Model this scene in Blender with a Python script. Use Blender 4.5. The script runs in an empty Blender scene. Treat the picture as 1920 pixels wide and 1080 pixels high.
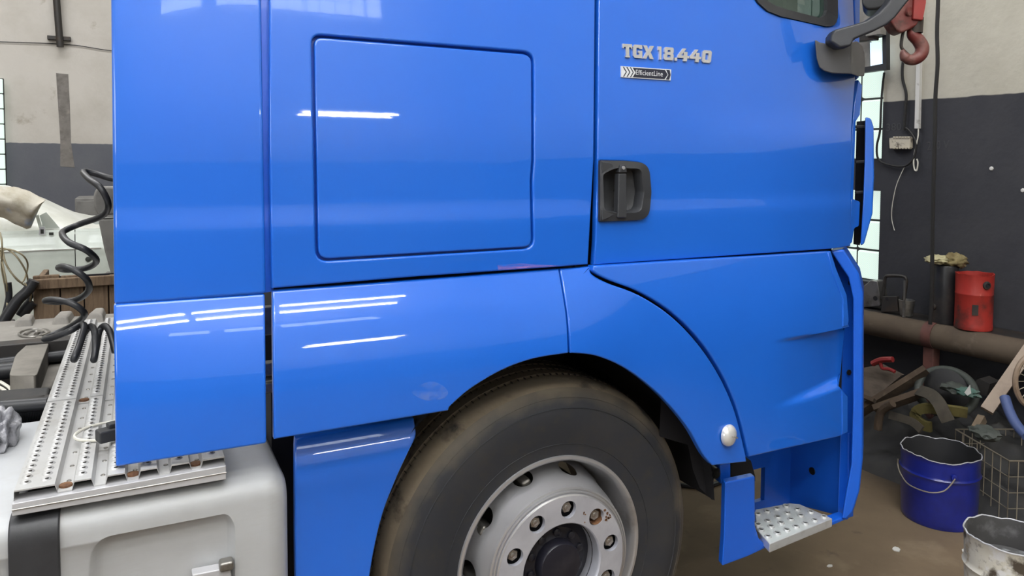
import bpy, bmesh, math, random
from mathutils import Vector as V, Matrix
random.seed(7)
S = bpy.context.scene
COL = S.collection
PI = math.pi
# ------------------------------------------------------------------ camera
CAM = V((-1.03, -1.787, 1.6)); F = 1400.0; CX, CY = 960.0, 370.0
YAW, PITCH, ROLL = math.radians(26.7), math.radians(2.86), math.radians(0.2)
fwd = V((math.sin(YAW)*math.cos(PITCH), math.cos(YAW)*math.cos(PITCH), -math.sin(PITCH)))
r0 = V((math.cos(YAW), -math.sin(YAW), 0)); u0 = r0.cross(fwd)
right = r0*math.cos(ROLL) + u0*math.sin(ROLL); upv = u0*math.cos(ROLL) - r0*math.sin(ROLL)
cd = bpy.data.cameras.new('camera'); cam = bpy.data.objects.new('camera', cd); COL.objects.link(cam)
cd.sensor_width = 36; cd.lens = 36*F/1920; cd.shift_y = -(540-CY)/1920; cd.clip_start = .05
cam.matrix_world = Matrix(((right.x, upv.x, -fwd.x, CAM.x), (right.y, upv.y, -fwd.y, CAM.y), (right.z, upv.z, -fwd.z, CAM.z), (0,0,0,1)))
S.camera = cam
# ------------------------------------------------------------------ world, lights, exposure
S.view_settings.view_transform = 'Standard'; S.view_settings.look = 'None'
S.view_settings.gamma = 1; S.view_settings.use_curve_mapping = False
S.view_settings.exposure = 0.0
wd = bpy.data.worlds.new('world'); S.world = wd; wd.use_nodes = True
wd.node_tree.nodes['Background'].inputs[0].default_value = (.75, .85, 1, 1)
wd.node_tree.nodes['Background'].inputs[1].default_value = .6
def area(name, loc, target, sx, sy, power, color=(1,1,1)):
    l = bpy.data.lights.new(name, 'AREA'); l.shape = 'RECTANGLE'; l.size = sx; l.size_y = sy; l.energy = power; l.color = color
    o = bpy.data.objects.new(name, l); COL.objects.link(o); o.location = loc
    o.rotation_euler = (V(target)-V(loc)).to_track_quat('-Z', 'Y').to_euler(); return o
# unseen area lights added for main and fill light, no windows behind them
area('fill_near', (-2.6, -1.9, 7.8), (-2.6, -1.9, 0), 7, 1.8, 430, (.97,.98,1))
area('fill_far', (-3.0, 5.0, 7.8), (-3.0, 5.0, 0), 8, 2.0, 520, (.97,.98,1))
area('fill_left', (-8.8, -3, 3.2), (0, -1, .8), 7, 2.2, 260, (.93,.97,1))  # added fill at the left wall, brightens the tank side
area('fill_front', (-2.0, -4.2, 7.8), (-2.0, -5.6, 0), 8, 1.2, 330, (.97,.98,1))
# hanging twin-tube fittings: x, y, z, length (built further down)
LIGHTS = [(.40,-3.3,4.2,1.2), (-1.15,-3.3,4.2,1.7), (1.45,-7.6,3.7,1.3), (-2.95,-3.3,4.2,1.7), (-3,4,4.4,1.5), (-6,3,4.4,1.5)]
FZ = -.06      # floor level
# ------------------------------------------------------------------ unprojection helpers (photo pixel -> point in the place)
def ray(px, py): return fwd*F + right*(px-CX) + upv*(CY-py)
def atY(px, py, Y): d = ray(px, py); return CAM + d*((Y-CAM.y)/d.y)
def atZ(px, py, Z): d = ray(px, py); return CAM + d*((Z-CAM.z)/d.z)
def atD(px, py, D): return CAM + ray(px, py)*(D/F)
WD = V((-.0924, .9957, 0)); WN = V((-.9957, -.0924, 0)); WP = V((3.11, .496, 0))   # right wall: direction, normal into room, point
def atW(px, py, off=0):
    d = ray(px, py); p0 = WP + WN*off; return CAM + d*((p0-CAM).dot(WN)/d.dot(WN))
def wp(u, z, off=0): q = WP + WD*u + WN*off; return V((q.x, q.y, z))
def wuz(p): return (p-WP).dot(WD), p.z
def surf(px, py, pf):
    Y = 0
    for _ in range(24):
        p = atY(px, py, Y); Y = .5*Y + .5*max(-.5, min(.5, pf(p.x, p.z)))
    return atY(px, py, Y)
# ------------------------------------------------------------------ materials
def mat(name, color, rough=.5, metal=0, coat=0, noise=None, bump=None, spec=.5, coords='Object', extra=None, emit=None, trans=0, alpha=1):
    m = bpy.data.materials.new(name); m.use_nodes = True
    nt = m.node_tree; b = nt.nodes['Principled BSDF']
    b.inputs['Base Color'].default_value = (*color, 1); b.inputs['Roughness'].default_value = rough
    b.inputs['Metallic'].default_value = metal; b.inputs['Coat Weight'].default_value = coat; b.inputs['Coat Roughness'].default_value = .03
    b.inputs['Specular IOR Level'].default_value = spec
    b.inputs['Transmission Weight'].default_value = trans; b.inputs['Alpha'].default_value = alpha
    if emit:
        b.inputs['Emission Color'].default_value = (*emit[0], 1); b.inputs['Emission Strength'].default_value = emit[1]
    tc = nt.nodes.new('ShaderNodeTexCoord')
    if noise:      # list of (color, scale, lo, hi, detail, stretch)
        prev = None
        for (c2, sc, lo, hi, *rest) in noise:
            st = rest[0] if rest else (1,1,1)
            mp = nt.nodes.new('ShaderNodeMapping'); mp.inputs['Scale'].default_value = st
            nt.links.new(tc.outputs[coords], mp.inputs[0])
            n = nt.nodes.new('ShaderNodeTexNoise'); n.inputs['Scale'].default_value = sc; n.inputs['Detail'].default_value = 6; n.inputs['Roughness'].default_value = .62
            nt.links.new(mp.outputs[0], n.inputs['Vector'])
            mr = nt.nodes.new('ShaderNodeMapRange'); mr.inputs[1].default_value = lo; mr.inputs[2].default_value = hi
            nt.links.new(n.outputs['Fac'], mr.inputs[0])
            mx = nt.nodes.new('ShaderNodeMix'); mx.data_type = 'RGBA'
            nt.links.new(mr.outputs[0], mx.inputs['Factor'])
            if prev: nt.links.new(prev, mx.inputs['A'])
            else: mx.inputs['A'].default_value = (*color, 1)
            mx.inputs['B'].default_value = (*c2, 1); prev = mx.outputs['Result']
        nt.links.new(prev, b.inputs['Base Color'])
    if bump:
        sc, strength, dist = bump[:3]
        n = nt.nodes.new('ShaderNodeTexNoise'); n.inputs['Scale'].default_value = sc; n.inputs['Detail'].default_value = 4
        nt.links.new(tc.outputs[coords], n.inputs['Vector'])
        bp = nt.nodes.new('ShaderNodeBump'); bp.inputs['Strength'].default_value = strength; bp.inputs['Distance'].default_value = dist
        nt.links.new(n.outputs['Fac'], bp.inputs['Height']); nt.links.new(bp.outputs[0], b.inputs['Normal'])
        if coat: nt.links.new(bp.outputs[0], b.inputs['Coat Normal'])
    return m
M = {}
M['blue'] = mat('blue_paint', (.008,.122,.61), .36, 0, 1.0, spec=.4, noise=[((.010,.130,.625), 2.2, .4, .7)], bump=(90, .02, .0005))
M['blue_in'] = mat('blue_plastic', (.006,.105,.60), .38, 0, .35)
M['black'] = mat('black_plastic', (.022,.023,.026), .5, noise=[((.035,.036,.04), 9, .45, .75)], bump=(420, .15, .001))
M['gap'] = mat('dark_underframe', (.006,.006,.009), .8)
M['grey_pl'] = mat('grey_plastic', (.03,.032,.037), .48, bump=(500,.2,.001))
M['rubber'] = mat('tyre_rubber', (.020,.022,.028), .62, noise=[((.034,.033,.034), 3.5, .47, .72), ((.03,.028,.026), 30, .5, .75)], bump=(70,.1,.002))
M['tread'] = mat('tyre_tread', (.17,.135,.095), .88, noise=[((.03,.026,.023), 5, .54, .64), ((.21,.17,.125), 18, .55, .8)], bump=(60,.4,.003))
def shoulder_dust():      # dried mud on the outer shoulder of the tyre
    m = M['rubber']; nt = m.node_tree; b = nt.nodes['Principled BSDF']; L = nt.links
    old = b.inputs['Base Color'].links[0].from_socket
    tc = nt.nodes.new('ShaderNodeTexCoord'); sp = nt.nodes.new('ShaderNodeSeparateXYZ'); L.new(tc.outputs['Object'], sp.inputs[0])
    cb = nt.nodes.new('ShaderNodeCombineXYZ'); L.new(sp.outputs['X'], cb.inputs[0]); L.new(sp.outputs['Z'], cb.inputs[1])
    ln = nt.nodes.new('ShaderNodeVectorMath'); ln.operation = 'LENGTH'; L.new(cb.outputs[0], ln.inputs[0])
    n = nt.nodes.new('ShaderNodeTexNoise'); n.inputs['Scale'].default_value = 7; n.inputs['Detail'].default_value = 8; L.new(tc.outputs['Object'], n.inputs['Vector'])
    ad = nt.nodes.new('ShaderNodeMath'); ad.operation = 'MULTIPLY_ADD'; ad.inputs[1].default_value = .11; L.new(n.outputs['Fac'], ad.inputs[0]); L.new(ln.outputs['Value'], ad.inputs[2])
    mr = nt.nodes.new('ShaderNodeMapRange'); mr.inputs[1].default_value = .505; mr.inputs[2].default_value = .555; L.new(ad.outputs[0], mr.inputs[0])
    mx = nt.nodes.new('ShaderNodeMix'); mx.data_type = 'RGBA'; L.new(mr.outputs[0], mx.inputs['Factor']); L.new(old, mx.inputs['A']); mx.inputs['B'].default_value = (.115,.095,.068,1)
    L.new(mx.outputs['Result'], b.inputs['Base Color'])
shoulder_dust()
M['groove'] = mat('tread_groove', (.018,.014,.011), .9)
M['rim'] = mat('silver_rim', (.60,.60,.62), .30, .75, noise=[((.26,.23,.2), 5, .58, .8)], bump=(30,.06,.002))
M['flange'] = mat('silver_trim_ring', (.57,.58,.64), .36, .45, noise=[((.43,.44,.5), 7, .4, .7)])
M['nut'] = mat('wheel_nut_steel', (.42,.4,.38), .35, .85, noise=[((.22,.15,.1), 30, .5, .75)])
M['rust'] = mat('rust', (.16,.075,.03), .85, noise=[((.07,.03,.015), 40, .4, .7)])
M['hub'] = mat('black_hub', (.010,.010,.017), .35, noise=[((.03,.028,.035), 12, .5, .8)])
M['alu'] = mat('aluminium_tread', (.45,.45,.445), .42, .2, noise=[((.36,.35,.33), 4, .45, .75), ((.3,.27,.23), 14, .6, .85)], bump=(40,.1,.001))
M['alu2'] = mat('aluminium_trim', (.50,.50,.52), .42, .15, noise=[((.4,.4,.41), 3, .45, .7, (1,6,6))])
M['tank'] = mat('tank_aluminium', (.475,.49,.505), .5, .08, noise=[((.40,.405,.41), 2.4, .45, .75), ((.44,.445,.45), 25, .45, .8, (1,1,8))])
M['step'] = mat('step_aluminium', (.62,.63,.64), .35, .45, noise=[((.45,.45,.44), 20, .5, .8)])
M['badge'] = mat('badge_chrome', (.62,.63,.66), .25, .7)
M['badge_dark'] = mat('badge_black', (.012,.014,.03), .4)
M['badge_white'] = mat('badge_silver', (.72,.74,.78), .35, .3)
M['lens'] = mat('clear_lens', (.75,.74,.72), .12, .35, coat=1)
M['lens2'] = mat('lens_reflector', (.55,.54,.52), .15, .9)
M['glass'] = mat('door_glass', (.03,.055,.045), .03, 0, spec=.7, alpha=.72)
M['hose'] = mat('black_hose', (.018,.019,.022), .42, bump=(200,.1,.001))
M['dust_bk'] = mat('dusty_black', (0.019,0.019,0.020), .7, noise=[((0.045,0.042,0.037), 7, .45, .75)])
M['dust_gr'] = mat('dusty_grey_plastic', (.26,.245,.22), .8, noise=[((.17,.16,.145), 4, .42, .7), ((.34,.32,.29), 16, .52, .8)], bump=(50,.12,.002))
M['gbox'] = mat('dusty_casing', (.20,.185,.16), .75, noise=[((.10,.09,.078), 5, .45, .75)], bump=(40,.15,.003))
M['wood'] = mat('old_wood', (.17,.115,.07), .85, noise=[((.08,.05,.03), 5, .42, .7, (9,9,1)), ((.30,.21,.13), 10, .55, .85, (12,12,1))], bump=(30,.3,.003))
M['mirror'] = mat('mirror_plastic', (.080,.081,.088), .45, bump=(500,.2,.001))
M['wood_lt'] = mat('worn_wood', (0.135,0.100,0.065), .85, noise=[((0.070,0.050,0.033), 6, .45, .75, (1,1,7))], bump=(30,.3,.003))
M['card'] = mat('worn_board', (0.086,0.065,0.049), .9, noise=[((0.036,0.025,0.018), 6, .45, .7, (1,1,6))])  # board and worn wood also carry the heap's shade in their colour
M['carp'] = mat('car_paint_pale', (.70,.76,.70), .25, 0, .8, noise=[((.55,.6,.55), 2, .4, .7)])
M['carg'] = mat('car_gap', (.03,.035,.03), .6)
M['film'] = mat('masking_film', (.60,.61,.55), .35, spec=.6, bump=(6,.35,.03), noise=[((.70,.71,.66), 5, .45, .7)])
M['paper'] = mat('dirty_masking', (.48,.45,.38), .85, noise=[((.30,.26,.18), 4, .5, .7), ((.36,.42,.55), 6, .56, .7), ((.16,.13,.08), 11, .62, .8)], bump=(14,.4,.02))
M['seat'] = mat('grey_seat_fabric', (.19,.185,.175), .9, noise=[((.12,.115,.11), 5, .45, .7)], bump=(300,.3,.002))
M['wire'] = mat('tan_wire', (.28,.24,.15), .6)
M['bag'] = mat('plastic_bag', (.36,.36,.38), .25, spec=.7, noise=[((.14,.14,.16), 9, .45, .7, (1,1,.4))], bump=(16,.8,.03))
M['cwire'] = mat('white_cable', (.66,.64,.56), .5)
M['floor'] = mat('dusty_concrete_floor', (.165,.118,.072), .75, noise=[((.105,.074,.045), 1.1, .42, .68), ((.235,.18,.12), 3.2, .56, .78), ((.07,.052,.036), 9, .62, .78)], bump=(25,.15,.004))
M['ceil'] = mat('ceiling_paint', (.58,.575,.55), .9)
M['metal_dk'] = mat('dark_steel', (.045,.042,.04), .55, .5, noise=[((.085,.06,.045), 7, .5, .75)])
M['steel'] = mat('worn_steel', (.30,.29,.27), .4, .8, noise=[((.1,.085,.07), 9, .5, .75)])
M['red'] = mat('red_can_paint', (.35,.026,.018), .5, noise=[((.12,.02,.015), 5, .52, .66), ((.03,.025,.022), 7, .60, .70), ((.6,.2,.15), 26, .66, .8)])
M['redh'] = mat('red_hook_paint', (.15,.026,.022), .5, noise=[((.22,.10,.085), 8, .46, .66), ((.05,.03,.025), 22, .56, .76)], bump=(50,.2,.002))
M['blk_can'] = mat('black_enamel', (.02,.02,.022), .35, noise=[((.055,.045,.04), 8, .5, .75)])
M['rag'] = mat('oily_rag', (.24,.195,.09), .9, noise=[((.11,.078,.03), 10, .42, .62), ((.38,.34,.19), 7, .55, .75)])
M['rag2'] = mat('pale_rag', (.46,.42,.25), .9, noise=[((.30,.27,.13), 10, .45, .7)])
M['pipe'] = mat('dusty_pipe', (.092,.068,.046), .85, noise=[((.06,.042,.03), 4, .45, .7), ((.17,.135,.10), 13, .58, .8)])
M['redbrown'] = mat('red_oxide', (.13,.05,.04), .7, noise=[((.06,.03,.025), 12, .45, .7)])
M['bkt'] = mat('blue_bucket_paint', (.008,.018,.23), .3, 0, .5, noise=[((.005,.009,.11), 4, .45, .72)])
M['bkt_in'] = mat('bucket_inside', (.02,.02,.022), .6)
M['wht_bkt'] = mat('paint_smeared_bucket', (.58,.55,.47), .5, noise=[((.07,.055,.04), 9, .5, .58), ((.64,.63,.62), 14, .56, .64), ((.34,.27,.17), 22, .6, .72)])
M['sludge'] = mat('grey_paint_sludge', (.10,.10,.10), .5, noise=[((.4,.42,.42), 16, .52, .7)], bump=(30,.6,.01))
M['wire_st'] = mat('basket_wire', (.42,.37,.29), .45, .6)
M['cream'] = mat('cream_tube', (0.259,0.191,0.135), .5, noise=[((0.169,0.112,0.074), 12, .5, .75)])  # heap colours from here to red_plastic are darkened for the truck's shade
M['bluetube'] = mat('blue_tube', (0.060,0.090,0.216), .5, noise=[((0.030,0.042,0.084), 9, .5, .75)])
M['yellow'] = mat('yellow_pad', (0.117,0.097,0.027), .8, noise=[((0.064,0.047,0.015), 10, .48, .7)])
M['hoop'] = mat('grey_green_rubber', (0.045,0.052,0.045), .65, noise=[((0.098,0.108,0.101), 8, .52, .75), ((0.017,0.017,0.015), 15, .55, .75)])
M['belt'] = mat('worn_belt', (0.060,0.050,0.036), .8, noise=[((0.027,0.022,0.017), 10, .45, .7)])
M['green'] = mat('green_cloth', (0.055,0.113,0.092), .85, noise=[((0.126,0.151,0.134), 12, .5, .7)])
M['redpl'] = mat('red_plastic', (0.238,0.021,0.021), .45)
M['conduit'] = mat('white_conduit', (.62,.61,.58), .5, noise=[((.3,.28,.25), 20, .6, .75)])
M['term'] = mat('terminal_block', (.55,.50,.40), .5, noise=[((.12,.1,.08), 30, .52, .62)])
M['cable'] = mat('black_cable', (.016,.015,.015), .55)
M['gblock'] = mat('glass_block_lit', (.25,.32,.28), .15, spec=.7, emit=((.86,1.0,.93), .88))
M['gblock2'] = mat('glass_block_daylit', (.6,.7,.66), .15, spec=.7, emit=((.92,.98,1.0), 5.5))
M['mortar'] = mat('window_mortar', (.05,.05,.05), .9)
M['sky'] = mat('sky_pane', (.6,.7,.8), .05, emit=((.60,.80,1.0), 1.25))
M['tube'] = mat('lit_tube', (1,1,1), .3, emit=((1,.985,.94), 60))
M['housing'] = mat('fixture_white', (.75,.75,.73), .5)
M['leaf'] = mat('chalk', (.060,.060,.064), .95)
def glass_pattern():
    m = M['gblock']; nt = m.node_tree; b = nt.nodes['Principled BSDF']
    tc = nt.nodes.new('ShaderNodeTexCoord'); n = nt.nodes.new('ShaderNodeTexChecker'); n.inputs['Scale'].default_value = 170
    n.inputs['Color1'].default_value = (.66,.86,.75,1); n.inputs['Color2'].default_value = (.88,1,.94,1)
    nt.links.new(tc.outputs['Object'], n.inputs['Vector']); nt.links.new(n.outputs[0], b.inputs['Emission Color'])
glass_pattern()
M['junkwood'] = mat('shaded_dirty_plank', (.075,.05,.032), .9, noise=[((.03,.02,.013), 6, .42, .7), ((.13,.10,.07), 14, .55, .8)], bump=(30,.3,.003))  # plank colours darkened to carry the truck's shade over the heap
def scuff_mat(name, col, sc, lo, hi, top):
    m = mat(name, col, .5); nt = m.node_tree; b = nt.nodes['Principled BSDF']; tc = nt.nodes.new('ShaderNodeTexCoord')
    mp = nt.nodes.new('ShaderNodeMapping'); mp.inputs['Scale'].default_value = sc; nt.links.new(tc.outputs['Object'], mp.inputs[0])
    n = nt.nodes.new('ShaderNodeTexNoise'); n.inputs['Scale'].default_value = 1; n.inputs['Detail'].default_value = 5; nt.links.new(mp.outputs[0], n.inputs['Vector'])
    r = nt.nodes.new('ShaderNodeMapRange'); r.inputs[1].default_value = lo; r.inputs[2].default_value = hi; r.inputs[4].default_value = top; nt.links.new(n.outputs['Fac'], r.inputs[0])
    nt.links.new(r.outputs[0], b.inputs['Alpha']); return m
M['scuff'] = scuff_mat('paint_scuff', (.35,.45,.72), (26,60,40), .40, .75, .30)
M['scrape'] = scuff_mat('pink_scrape', (.45,.25,.62), (14,60,120), .35, .7, .6)
def floor_shade_grime():      # floor darkened along the right wall: grime and painted shade in one colour
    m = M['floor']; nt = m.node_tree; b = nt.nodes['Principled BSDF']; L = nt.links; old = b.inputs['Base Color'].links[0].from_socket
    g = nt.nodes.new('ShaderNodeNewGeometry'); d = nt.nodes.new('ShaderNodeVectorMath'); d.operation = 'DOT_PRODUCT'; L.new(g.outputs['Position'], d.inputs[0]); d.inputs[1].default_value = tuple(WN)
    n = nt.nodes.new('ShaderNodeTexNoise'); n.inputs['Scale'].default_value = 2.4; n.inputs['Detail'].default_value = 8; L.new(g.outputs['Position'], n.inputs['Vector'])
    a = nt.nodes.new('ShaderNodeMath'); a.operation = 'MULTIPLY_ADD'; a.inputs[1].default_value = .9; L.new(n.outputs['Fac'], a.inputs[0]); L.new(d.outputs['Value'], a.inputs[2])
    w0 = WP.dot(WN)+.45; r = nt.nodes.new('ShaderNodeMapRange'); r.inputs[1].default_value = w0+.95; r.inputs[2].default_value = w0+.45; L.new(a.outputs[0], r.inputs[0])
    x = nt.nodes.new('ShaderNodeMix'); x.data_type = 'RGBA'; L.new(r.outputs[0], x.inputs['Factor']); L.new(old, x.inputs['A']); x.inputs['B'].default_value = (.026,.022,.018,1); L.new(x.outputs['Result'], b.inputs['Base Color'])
floor_shade_grime()
# two-tone painted wall: dark below a line at height z0, weathered off-white above
def wall_mat(name, z0, lowc, hic, lown, hin):
    m = bpy.data.materials.new(name); m.use_nodes = True; nt = m.node_tree; b = nt.nodes['Principled BSDF']; b.inputs['Roughness'].default_value = .75
    g = nt.nodes.new('ShaderNodeNewGeometry'); sp = nt.nodes.new('ShaderNodeSeparateXYZ'); nt.links.new(g.outputs['Position'], sp.inputs[0])
    nj = nt.nodes.new('ShaderNodeTexNoise'); nj.inputs['Scale'].default_value = 9; nt.links.new(g.outputs['Position'], nj.inputs['Vector'])
    ma = nt.nodes.new('ShaderNodeMath'); ma.operation = 'MULTIPLY_ADD'; ma.inputs[1].default_value = .02; nt.links.new(nj.outputs['Fac'], ma.inputs[0]); nt.links.new(sp.outputs['Z'], ma.inputs[2])
    mr = nt.nodes.new('ShaderNodeMapRange'); mr.inputs[1].default_value = z0+.008; mr.inputs[2].default_value = z0+.014; nt.links.new(ma.outputs[0], mr.inputs[0])
    def blotch(c1, c2, sc, lo, hi):
        n = nt.nodes.new('ShaderNodeTexNoise'); n.inputs['Scale'].default_value = sc; n.inputs['Detail'].default_value = 8; n.inputs['Roughness'].default_value = .65; nt.links.new(g.outputs['Position'], n.inputs['Vector'])
        r = nt.nodes.new('ShaderNodeMapRange'); r.inputs[1].default_value = lo; r.inputs[2].default_value = hi; nt.links.new(n.outputs['Fac'], r.inputs[0])
        x = nt.nodes.new('ShaderNodeMix'); x.data_type = 'RGBA'; nt.links.new(r.outputs[0], x.inputs['Factor'])
        if isinstance(c1, tuple): x.inputs['A'].default_value = (*c1, 1)
        else: nt.links.new(c1, x.inputs['A'])
        x.inputs['B'].default_value = (*c2, 1); return x.outputs['Result']
    lo = blotch(lowc, lown, 2.2, .42, .72); hi = blotch(blotch(hic, hin, 1.6, .42, .7), (hic[0]*.55, hic[1]*.5, hic[2]*.42), 3.1, .64, .8)
    x = nt.nodes.new('ShaderNodeMix'); x.data_type = 'RGBA'; nt.links.new(mr.outputs[0], x.inputs['Factor']); nt.links.new(lo, x.inputs['A']); nt.links.new(hi, x.inputs['B'])
    nt.links.new(x.outputs['Result'], b.inputs['Base Color'])
    n2 = nt.nodes.new('ShaderNodeTexNoise'); n2.inputs['Scale'].default_value = 24; n2.inputs['Detail'].default_value = 6; nt.links.new(g.outputs['Position'], n2.inputs['Vector'])
    bp = nt.nodes.new('ShaderNodeBump'); bp.inputs['Strength'].default_value = .25; bp.inputs['Distance'].default_value = .01; nt.links.new(n2.outputs['Fac'], bp.inputs['Height']); nt.links.new(bp.outputs[0], b.inputs['Normal'])
    return m
# ------------------------------------------------------------------ mesh builder
WL = {}     # world location of every object made here
def finish(o, parent, loc):
    COL.objects.link(o); WL[o] = V(loc)
    if parent is not None: o.parent = parent; o.location = V(loc) - WL[parent]
    else: o.location = loc
class MB:
    def __init__(s): s.bm = bmesh.new()
    def poly(s, pts): return s.bm.faces.new([s.bm.verts.new(p) for p in pts])
    def hexa(s, a, b):            # two matching 4-point loops
        va = [s.bm.verts.new(p) for p in a]; vb = [s.bm.verts.new(p) for p in b]; n = len(va)
        s.bm.faces.new(va[::-1]); s.bm.faces.new(vb)
        for i in range(n): s.bm.faces.new((va[i], va[(i+1)%n], vb[(i+1)%n], vb[i]))
        return s
    prism = hexa
    def box(s, c, size, rot=None, bev=0):
        c = V(c); hx, hy, hz = size[0]/2, size[1]/2, size[2]/2
        R = rot.to_3x3() if rot else Matrix.Identity(3)
        P = [c + R @ V((x*hx, y*hy, z*hz)) for z in (-1,1) for (x,y) in ((-1,-1),(1,-1),(1,1),(-1,1))]
        n0 = len(s.bm.verts); s.hexa(P[:4], P[4:])
        return s
    def box2(s, a, b): return s.box((V(a)+V(b))/2, [abs(b[i]-a[i]) for i in range(3)])
    def tube(s, pts, r, seg=8, cap=True, closed=False):
        pts = [V(p) for p in pts]; n = len(pts); rings = []; ref = None
        for i in range(n):
            a = pts[(i-1)%n] if (closed or i) else pts[0]; b = pts[(i+1)%n] if (closed or i < n-1) else pts[-1]
            t = (b-a).normalized() if (b-a).length > 1e-9 else V((0,0,1))
            if ref is None: ref = t.orthogonal().normalized()
            ref = (ref - t*ref.dot(t)); ref = ref.normalized() if ref.length > 1e-6 else t.orthogonal().normalized()
            q = t.cross(ref); rr = r[i] if isinstance(r, (list, tuple)) else r
            rings.append([s.bm.verts.new(pts[i] + (ref*math.cos(2*PI*k/seg) + q*math.sin(2*PI*k/seg))*rr) for k in range(seg)])
        m = n if closed else n-1
        for i in range(m):
            A, B = rings[i], rings[(i+1)%n]
            for k in range(seg): s.bm.faces.new((A[k], A[(k+1)%seg], B[(k+1)%seg], B[k]))
        if cap and not closed: s.bm.faces.new(rings[0][::-1]); s.bm.faces.new(rings[-1])
        return s
    def lathe(s, prof, o=(0,0,0), axis='Z', seg=32, closed=False, rot=None, arc=(0, 2*PI)):
        o = V(o); rings = []
        full = abs(arc[1]-arc[0]-2*PI) < 1e-6; ns = seg if full else seg+1
        for k in range(ns):
            a = arc[0]+(arc[1]-arc[0])*k/seg; c, d = math.cos(a), math.sin(a); ring = []
            for (r, h) in prof:
                p = V((r*c, r*d, h)) if axis == 'Z' else (V((r*c, h, r*d)) if axis == 'Y' else V((h, r*c, r*d)))
                if rot: p = rot @ p
                ring.append(s.bm.verts.new(o+p))
            rings.append(ring)
        for k in range(ns if full else ns-1):
            A, B = rings[k], rings[(k+1)%ns]
            m = len(prof) if closed else len(prof)-1
            for i in range(m): s.bm.faces.new((A[i], B[i], B[(i+1)%len(prof)], A[(i+1)%len(prof)]))
        return s
    def ribbon(s, pts, width, thick, side):       # strap swept along pts; side = width direction
        pts = [V(p) for p in pts]; side = V(side).normalized(); rings = []
        for i, p in enumerate(pts):
            t = (pts[min(i+1, len(pts)-1)] - pts[max(i-1, 0)]).normalized(); n = t.cross(side).normalized(); sd = n.cross(t)
            rings.append([s.bm.verts.new(p + sd*a*width/2 + n*b*thick/2) for a, b in ((-1,-1),(1,-1),(1,1),(-1,1))])
        for A, B in zip(rings, rings[1:]):
            for k in range(4): s.bm.faces.new((A[k], A[(k+1)%4], B[(k+1)%4], B[k]))
        s.bm.faces.new(rings[0][::-1]); s.bm.faces.new(rings[-1]); return s
    def grid(s, fn, nu, nv, thick=None):          # surface fn(i/nu, j/nv) -> point; optional thickness vector
        g = [[s.bm.verts.new(fn(i/nu, j/nv)) for j in range(nv+1)] for i in range(nu+1)]
        for i in range(nu):
            for j in range(nv): s.bm.faces.new((g[i][j], g[i+1][j], g[i+1][j+1], g[i][j+1]))
        if thick:
            h = [[s.bm.verts.new(g[i][j].co + V(thick)) for j in range(nv+1)] for i in range(nu+1)]
            for i in range(nu):
                for j in range(nv): s.bm.faces.new((h[i][j], h[i][j+1], h[i+1][j+1], h[i+1][j]))
            for i in range(nu):
                for j in (0, nv): s.bm.faces.new((g[i][j], h[i][j], h[i+1][j], g[i+1][j]))
            for j in range(nv):
                for i in (0, nu): s.bm.faces.new((g[i][j], g[i][j+1], h[i][j+1], h[i][j]))
        return s
    def build(s, name, m, parent=None, smooth=40, bevel=0, loc=None, kind=None, seg=2, weld=False, norm=True):
        if weld: bmesh.ops.remove_doubles(s.bm, verts=s.bm.verts, dist=1e-5)
        if norm: bmesh.ops.recalc_face_normals(s.bm, faces=s.bm.faces)
        vs = [v.co for v in s.bm.verts]
        if loc is None:
            lo = V([min(v[i] for v in vs) for i in range(3)]); hi = V([max(v[i] for v in vs) for i in range(3)])
            loc = (lo+hi)/2
            if parent is None: loc.z = lo.z
        loc = V(loc)
        for v in s.bm.verts: v.co -= loc
        me = bpy.data.meshes.new(name); s.bm.to_mesh(me); s.bm.free()
        for f in me.polygons: f.use_smooth = bool(smooth)
        if smooth: me.set_sharp_from_angle(angle=math.radians(smooth))
        me.materials.append(m)
        o = bpy.data.objects.new(name, me); finish(o, parent, loc)
        if bevel:
            b = o.modifiers.new('bevel', 'BEVEL'); b.width = bevel; b.segments = seg; b.limit_method = 'ANGLE'; b.angle_limit = math.radians(40); b.harden_normals = True
        if kind: o['kind'] = kind
        return o
def empty(name, loc):
    o = bpy.data.objects.new(name, None); o.empty_display_size = .1; finish(o, None, V(loc)); return o
def tag(o, label=None, cat=None, group=None, kind=None):
    if label: o['label'] = label
    if cat: o['category'] = cat
    if group: o['group'] = group
    if kind: o['kind'] = kind
    return o
def copy_to(o, loc, parent=None, mesh=None):
    c = o.copy(); c.parent = parent; COL.objects.link(c); WL[c] = V(loc)
    c.location = V(loc) - (WL[parent] if parent else V((0,0,0))); return c
def cr(pts, n=6, closed=False):       # Catmull-Rom through points (any dimension)
    pts = [V(p) for p in pts]; out = []; N = len(pts)
    for i in range(N if closed else N-1):
        if closed: p0, p1, p2, p3 = pts[i-1], pts[i], pts[(i+1)%N], pts[(i+2)%N]
        else: p0, p1, p2, p3 = pts[max(i-1,0)], pts[i], pts[i+1], pts[min(i+2,N-1)]
        for k in range(n):
            t = k/n; out.append(.5*((2*p1) + (p2-p0)*t + (2*p0-5*p1+4*p2-p3)*t*t + (3*p1-p0-3*p2+p3)*t**3))
    if not closed: out.append(pts[-1])
    return out
def rounded(poly, radii, n=6):        # round the corners of a 2-D polygon
    poly = [V((p[0], p[1])) for p in poly]; out = []; N = len(poly)
    for i, p in enumerate(poly):
        r = radii[i] if isinstance(radii, (list, tuple)) else radii
        if r <= 0: out.append(p); continue
        a = (poly[i-1]-p); b = (poly[(i+1)%N]-p); r = min(r, a.length*.48, b.length*.48)
        A = p + a.normalized()*r; B = p + b.normalized()*r
        for k in range(n+1):
            t = k/n; out.append(A*(1-t)**2 + p*2*t*(1-t) + B*t*t)
    return [(v.x, v.y) for v in out]
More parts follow.
